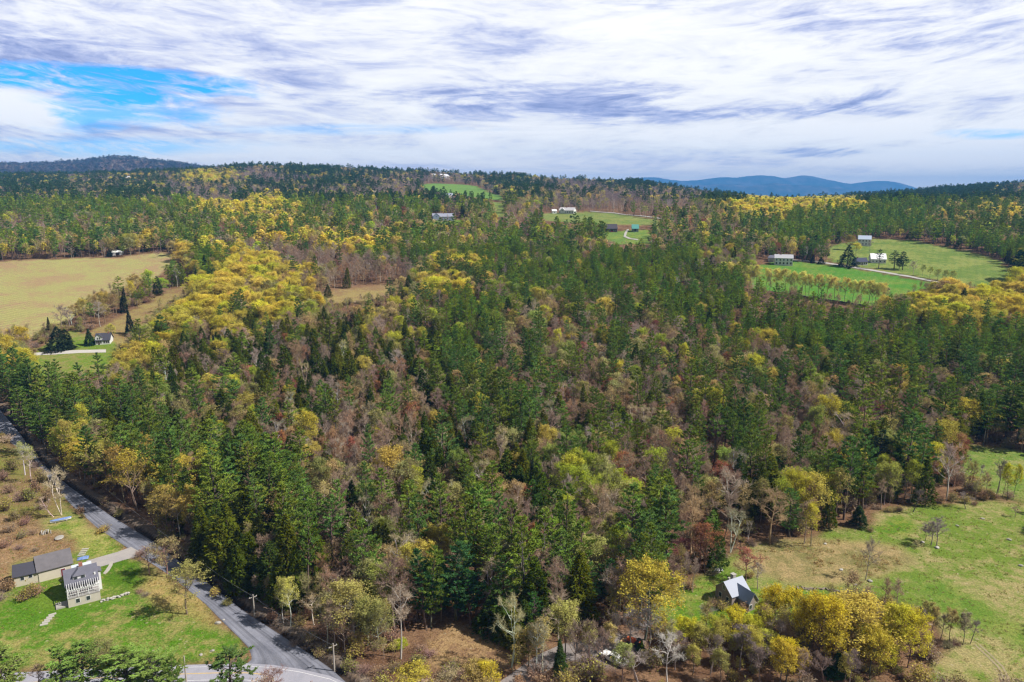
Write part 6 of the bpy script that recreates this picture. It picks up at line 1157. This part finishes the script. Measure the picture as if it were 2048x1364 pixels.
for i in range(5):
    x, y, z = at(88 + i * 4.2, 1249 - i * 5.0); o = MB().prism([(-.35, -.05), (.35, -.05), (.33, .09), (-.33, .09)], -.75, .75).build('stepping_stone', STONE2); o.location = (x, y, z + .02); o.rotation_euler = (0, 0, .45 + i * .05); tag(o, 'pale stone step on the lawn, ' + ['lowest of the five', 'second from the bottom of the five', 'middle one of the five', 'second from the top of the five', 'topmost of the five'][i], 'stepping stone', 'stone steps on the lawn')
for i in range(4):
    x, y, z = at(162 + i * 2.8, 1111 - i * 4.2); o = MB().prism([(-.3, -.05), (.3, -.05), (.28, .14), (-.28, .14)], -.8, .8).build('garden_step', STONE2); o.location = (x, y, z + .02); o.rotation_euler = (0, 0, .15); tag(o, 'pale garden step behind the barn gable, ' + ['nearest the driveway', 'second up from the driveway', 'third up from the driveway', 'highest on the slope'][i], 'step', 'garden steps behind the barn')
def woodpile():
    x, y, z = at(92, 1066); r = empty('woodpile', (x, y, z), .5); tag(r, 'loose pile of grey logs and boards beside the rock ledge', 'woodpile'); rg = np.random.default_rng(8)
    for i in range(14):
        a = rg.uniform(-.4, .4); c = rg.uniform(-1.2, 1.2, 2); q = rg.uniform(.8, 1.4); zz_ = .12 + .22 * (i // 5); MB().tube([(c[0] - q * math.sin(a) * .4, c[1] * .7 - q * .8, zz_), (c[0] + q * math.sin(a) * .4, c[1] * .7 + q * .8, zz_ + rg.uniform(0, .2))], [.11, .10], 6).build('log', STONE2 if i % 2 else WOODG, r)
woodpile()
def bench():
    x, y, z = at(1438, 1144); r = empty('garden_bench', (x, y, z), .3); tag(r, 'white garden bench on the lawn behind the cottage', 'bench')
    MB().box(-1.1, 1.1, -.3, .3, .42, .5).build('seat', WHITE_P, r); MB().box(-1.1, 1.1, .26, .34, .5, 1.0).build('backrest', WHITE_P, r)
    for q in (-.95, .95):
        for w_ in (-.22, .22): MB().box(q - .05, q + .05, w_ - .05, w_ + .05, -.05, .42).build('leg', WHITE_P, r)
bench()
def tarp():
    x, y, z = at(166, 1117); r = empty('tarp', (x, y, z), .4); tag(r, 'crumpled blue and white tarp at the end of the farmhouse driveway', 'tarp'); n = 9
    g = np.linspace(-1, 1, n); X_, Y_ = np.meshgrid(g, g); H_ = .12 + .55 * vnoise(X_ * 2.2 + 9, Y_ * 2.4 + 3, 12) * (1 - np.maximum(abs(X_), abs(Y_)) ** 3); V = np.stack([X_.ravel() * 1.3, Y_.ravel() * .9, H_.ravel()], 1)
    MB().poly(V, [(i * n + j, i * n + j + 1, (i + 1) * n + j + 1, (i + 1) * n + j) for i in range(n - 1) for j in range(n - 1)]).build('sheet', BLUET, r)
tarp()

# ------------------------------------------------------------------ undergrowth and grass
def scatter_stuff(name, label, kd, pts, hts, tints, woods, nvar):
    n = len(pts); me = bpy.data.meshes.new(name); me.vertices.add(n); z = ground(pts[:, 0], pts[:, 1]) - .05
    me.vertices.foreach_set('co', np.column_stack([pts, z]).astype(np.float32).ravel()); r = np.random.default_rng(4)
    me.attributes.new('vid', 'INT', 'POINT').data.foreach_set('value', r.integers(0, nvar, n).astype(np.int32))
    me.attributes.new('rot', 'FLOAT_VECTOR', 'POINT').data.foreach_set('vector', np.column_stack([np.zeros((n, 2)), r.uniform(0, 6.28, n)]).astype(np.float32).ravel())
    me.attributes.new('scl', 'FLOAT_VECTOR', 'POINT').data.foreach_set('vector', np.repeat(hts[:, None], 3, 1).astype(np.float32).ravel())
    for a, c in (('tint', tints), ('wood', woods)): me.attributes.new(a, 'FLOAT_COLOR', 'POINT').data.foreach_set('color', np.column_stack([c, np.ones(n)]).astype(np.float32).ravel())
    o = link(bpy.data.objects.new(name, me)); tag(o, label, None, None, 'stuff'); md = o.modifiers.new('scatter', 'NODES'); md.node_group = scatter_group(COLL[kd])
def undergrowth():
    r = np.random.default_rng(31); y = np.sqrt(r.uniform(112 ** 2, 520 ** 2, 26000)); x = r.uniform(-1, 1, len(y)) * (.78 * y + 20); ok = np.ones(len(x), bool)
    for k in ZW:
        if k not in ('litterbank', 'brownstrip', 'yardbrush'): ok &= ~inpoly(x, y, ZW[k])
    for p in (RW, PW, DW, DW2): ok &= ~inpoly(x, y, p)
    ok &= dist_line(x, y, DITCH) > 2.0
    px, py, _ = project(x, y, ground(x, y)); yard = inpoly(px, py, Z['yard']); ok &= ~yard | (r.random(len(x)) < .3); c = fbm(x / 14, y / 14, 23, 3); ok &= c + r.uniform(-.2, .2, len(x)) > .50; cq = at(940, 1298); ok &= np.hypot(x - cq[0], y - cq[1]) > 15
    P_ = np.column_stack([x, y])[ok]; n = len(P_); t = np.array(TINTS['shrub'] + [(.44, .26, .18), (.38, .30, .22), (.5, .46, .14)])[r.integers(0, 7, n)] * r.uniform(.7, 1.2, (n, 1)); w_ = np.array([(.34, .22, .16), (.30, .22, .19), (.40, .30, .22)])[r.integers(0, 3, n)] * r.uniform(.8, 1.2, (n, 1))
    h = np.where(r.random(n) < .35, r.uniform(1.1, 2.2, n), r.uniform(.5, 1.1, n)); scatter_stuff('undergrowth', 'brown saplings and brush covering the forest floor', 'shrub', P_, h, t, w_, 3)
    m = r.random(n) < .30; m2 = m & (P_[:, 1] > 130); P2 = P_[m2] + r.normal(size=(m2.sum(), 2)) * 2; P2 = P2[(dist_line(P2[:, 0], P2[:, 1], RLw) > 8) & (dist_line(P2[:, 0], P2[:, 1], DITCH) > 2.5) & ~inpoly(P2[:, 0], P2[:, 1], RW) & ~inpoly(P2[:, 0], P2[:, 1], ZW['yard'])]; k = len(P2); scatter_stuff('sapling_growth', 'thin leafless saplings between the larger trees', 'sapling', P2, r.uniform(.5, 1.15, k), np.array([(.44, .40, .12), (.42, .30, .18), (.36, .40, .10)])[r.integers(0, 3, k)], np.array([(.34, .25, .21), (.40, .32, .28), (.30, .2, .15)])[r.integers(0, 3, k)], 2)
def tufts():
    rg = np.random.default_rng(91); t, c = TB(), TB(); n = 16; a = rg.uniform(0, 6.28, n); D = np.stack([np.cos(a) * .35, np.sin(a) * .35, rg.uniform(.5, 1, n)], 1) * .5; P0 = np.column_stack([rg.uniform(-.35, .35, (n, 2)), np.zeros(n)])
    c.blades(P0, D, .05, unit(np.cross(D, rg.normal(size=D.shape))), rg.uniform(.2, .9, n), 0); me = mk('tuft', c, M_LEAF); col = bpy.data.collections.new('tuft_variants'); COLL['tuft'] = col; col.objects.link(bpy.data.objects.new('tuft_variant_00', me))
    r = np.random.default_rng(92); P_ = []; T_ = []; S_ = []
    for k, dens, cols, sz in (('meadow', .55, [(.40, .34, .16), (.26, .30, .07)], .9), ('strawfield', 1.0, [(.50, .38, .20), (.36, .26, .13)], 1.2), ('upmeadow', .4, [(.22, .32, .06), (.34, .34, .12)], .8), ('lawn3', .35, [(.40, .38, .14), (.16, .30, .04)], .6), ('strawyard', .8, [(.48, .36, .16), (.36, .30, .12)], .8), ('yardlitter', .6, [(.46, .26, .14), (.40, .32, .16)], .9), ('yardbrush', .7, [(.40, .30, .16), (.34, .32, .10)], 1.1), ('clearing', .8, [(.48, .34, .18), (.32, .2, .12)], .9), ('lawn1', .5, [(.42, .40, .14), (.2, .32, .04)], .6), ('yard', .2, [(.40, .34, .16), (.26, .30, .07)], .8)):
        po = ZW[k]; x0, y0 = po.min(0); x1, y1 = np.minimum(po.max(0), 330); nn = int((x1 - x0) * (y1 - y0) * dens); x = r.uniform(x0, x1, nn); y = r.uniform(y0, y1, nn); ok = inpoly(x, y, po) & (fbm(x / 6, y / 6, 71, 3) > .47); ok &= ~inpoly(x, y, RW) & ~inpoly(x, y, PW) & ~inpoly(x, y, DW)
        m = ok.sum(); P_.append(np.column_stack([x, y])[ok]); T_.append(np.array(cols)[r.integers(0, len(cols), m)] * r.uniform(.8, 1.2, (m, 1))); S_.append(r.uniform(.5, 1.2, m) * sz)
    P_ = np.concatenate(P_); T_ = np.concatenate(T_); S_ = np.concatenate(S_); print('tufts', len(P_)); scatter_stuff('grass', 'dry and green grass tufts of the yard and meadows', 'tuft', P_, S_, T_, T_, 1)
def scatter_group(coll):
    ng = bpy.data.node_groups.new('scatter_' + coll.name, 'GeometryNodeTree')
    ng.interface.new_socket('Geometry', in_out='INPUT', socket_type='NodeSocketGeometry'); ng.interface.new_socket('Geometry', in_out='OUTPUT', socket_type='NodeSocketGeometry')
    Nn = ng.nodes; L = ng.links; gi = Nn.new('NodeGroupInput'); go = Nn.new('NodeGroupOutput')
    ci = Nn.new('GeometryNodeCollectionInfo'); ci.inputs['Collection'].default_value = coll; ci.inputs['Separate Children'].default_value = True; ci.inputs['Reset Children'].default_value = True
    ip = Nn.new('GeometryNodeInstanceOnPoints'); ip.inputs['Pick Instance'].default_value = True
    def na(n, t):
        x = Nn.new('GeometryNodeInputNamedAttribute'); x.data_type = t; x.inputs['Name'].default_value = n; return [s for s in x.outputs if s.enabled and s.name == 'Attribute'][0]
    L.new(gi.outputs[0], ip.inputs['Points']); L.new(ci.outputs[0], ip.inputs['Instance']); L.new(na('vid', 'INT'), ip.inputs['Instance Index']); L.new(na('scl', 'FLOAT_VECTOR'), ip.inputs['Scale'])
    er = Nn.new('FunctionNodeEulerToRotation'); L.new(na('rot', 'FLOAT_VECTOR'), er.inputs[0]); L.new(er.outputs[0], ip.inputs['Rotation']); L.new(ip.outputs[0], go.inputs[0]); return ng
MASSNAME = {'pine': ('pine_woods', 'dark green pine woods covering the hills to the skyline'), 'hemlock': ('hemlock_woods', 'olive dark hemlock woods among the pines on the slopes'), 'spruce': ('spruce_woods', 'narrow dark spruces scattered through the hillside woods'),
            'bare': ('bare_woods', 'mauve brown leafless woods on the rolling hillsides'), 'maple': ('maple_woods', 'golden and lime leafing maple woods across the valley'), 'oak': ('oak_woods', 'tan budding oak woods on the slopes'), 'birch': ('birch_woods', 'pale stemmed birches deep in the woods')}
def mass_obj(kd, L):
    n = len(L)
    if not n: return
    me = bpy.data.meshes.new(kd + '_points'); me.vertices.add(n)
    me.vertices.foreach_set('co', np.array([(t.x, t.y, t.z) for t in L], np.float32).ravel())
    far = np.array([t.y > 640 for t in L]); vid = np.where(far, NV[kd] + np.array([t.vi % NL[kd] for t in L]), [t.vi for t in L])
    me.attributes.new('vid', 'INT', 'POINT').data.foreach_set('value', vid.astype(np.int32))
    me.attributes.new('rot', 'FLOAT_VECTOR', 'POINT').data.foreach_set('vector', np.array([(t.lean[0], t.lean[1], t.rz) for t in L], np.float32).ravel())
    me.attributes.new('scl', 'FLOAT_VECTOR', 'POINT').data.foreach_set('vector', np.array([scl(t) for t in L], np.float32).ravel())
    for a in ('tint', 'wood'): me.attributes.new(a, 'FLOAT_COLOR', 'POINT').data.foreach_set('color', np.array([(*getattr(t, a), 1.0) for t in L], np.float32).ravel())
    o = link(bpy.data.objects.new(MASSNAME[kd][0], me)); tag(o, MASSNAME[kd][1], None, None, 'stuff')
    md = o.modifiers.new('scatter', 'NODES'); md.node_group = scatter_group(COLL[kd])
for t in solo: place_tree(t)
mk_ = {}
for t in mass: mk_.setdefault(MESHKIND.get(t.kind, t.kind), []).append(t)
for kd, L in mk_.items(): mass_obj(kd, L)
print('solo', len(solo), 'mass', len(mass))

undergrowth(); tufts()
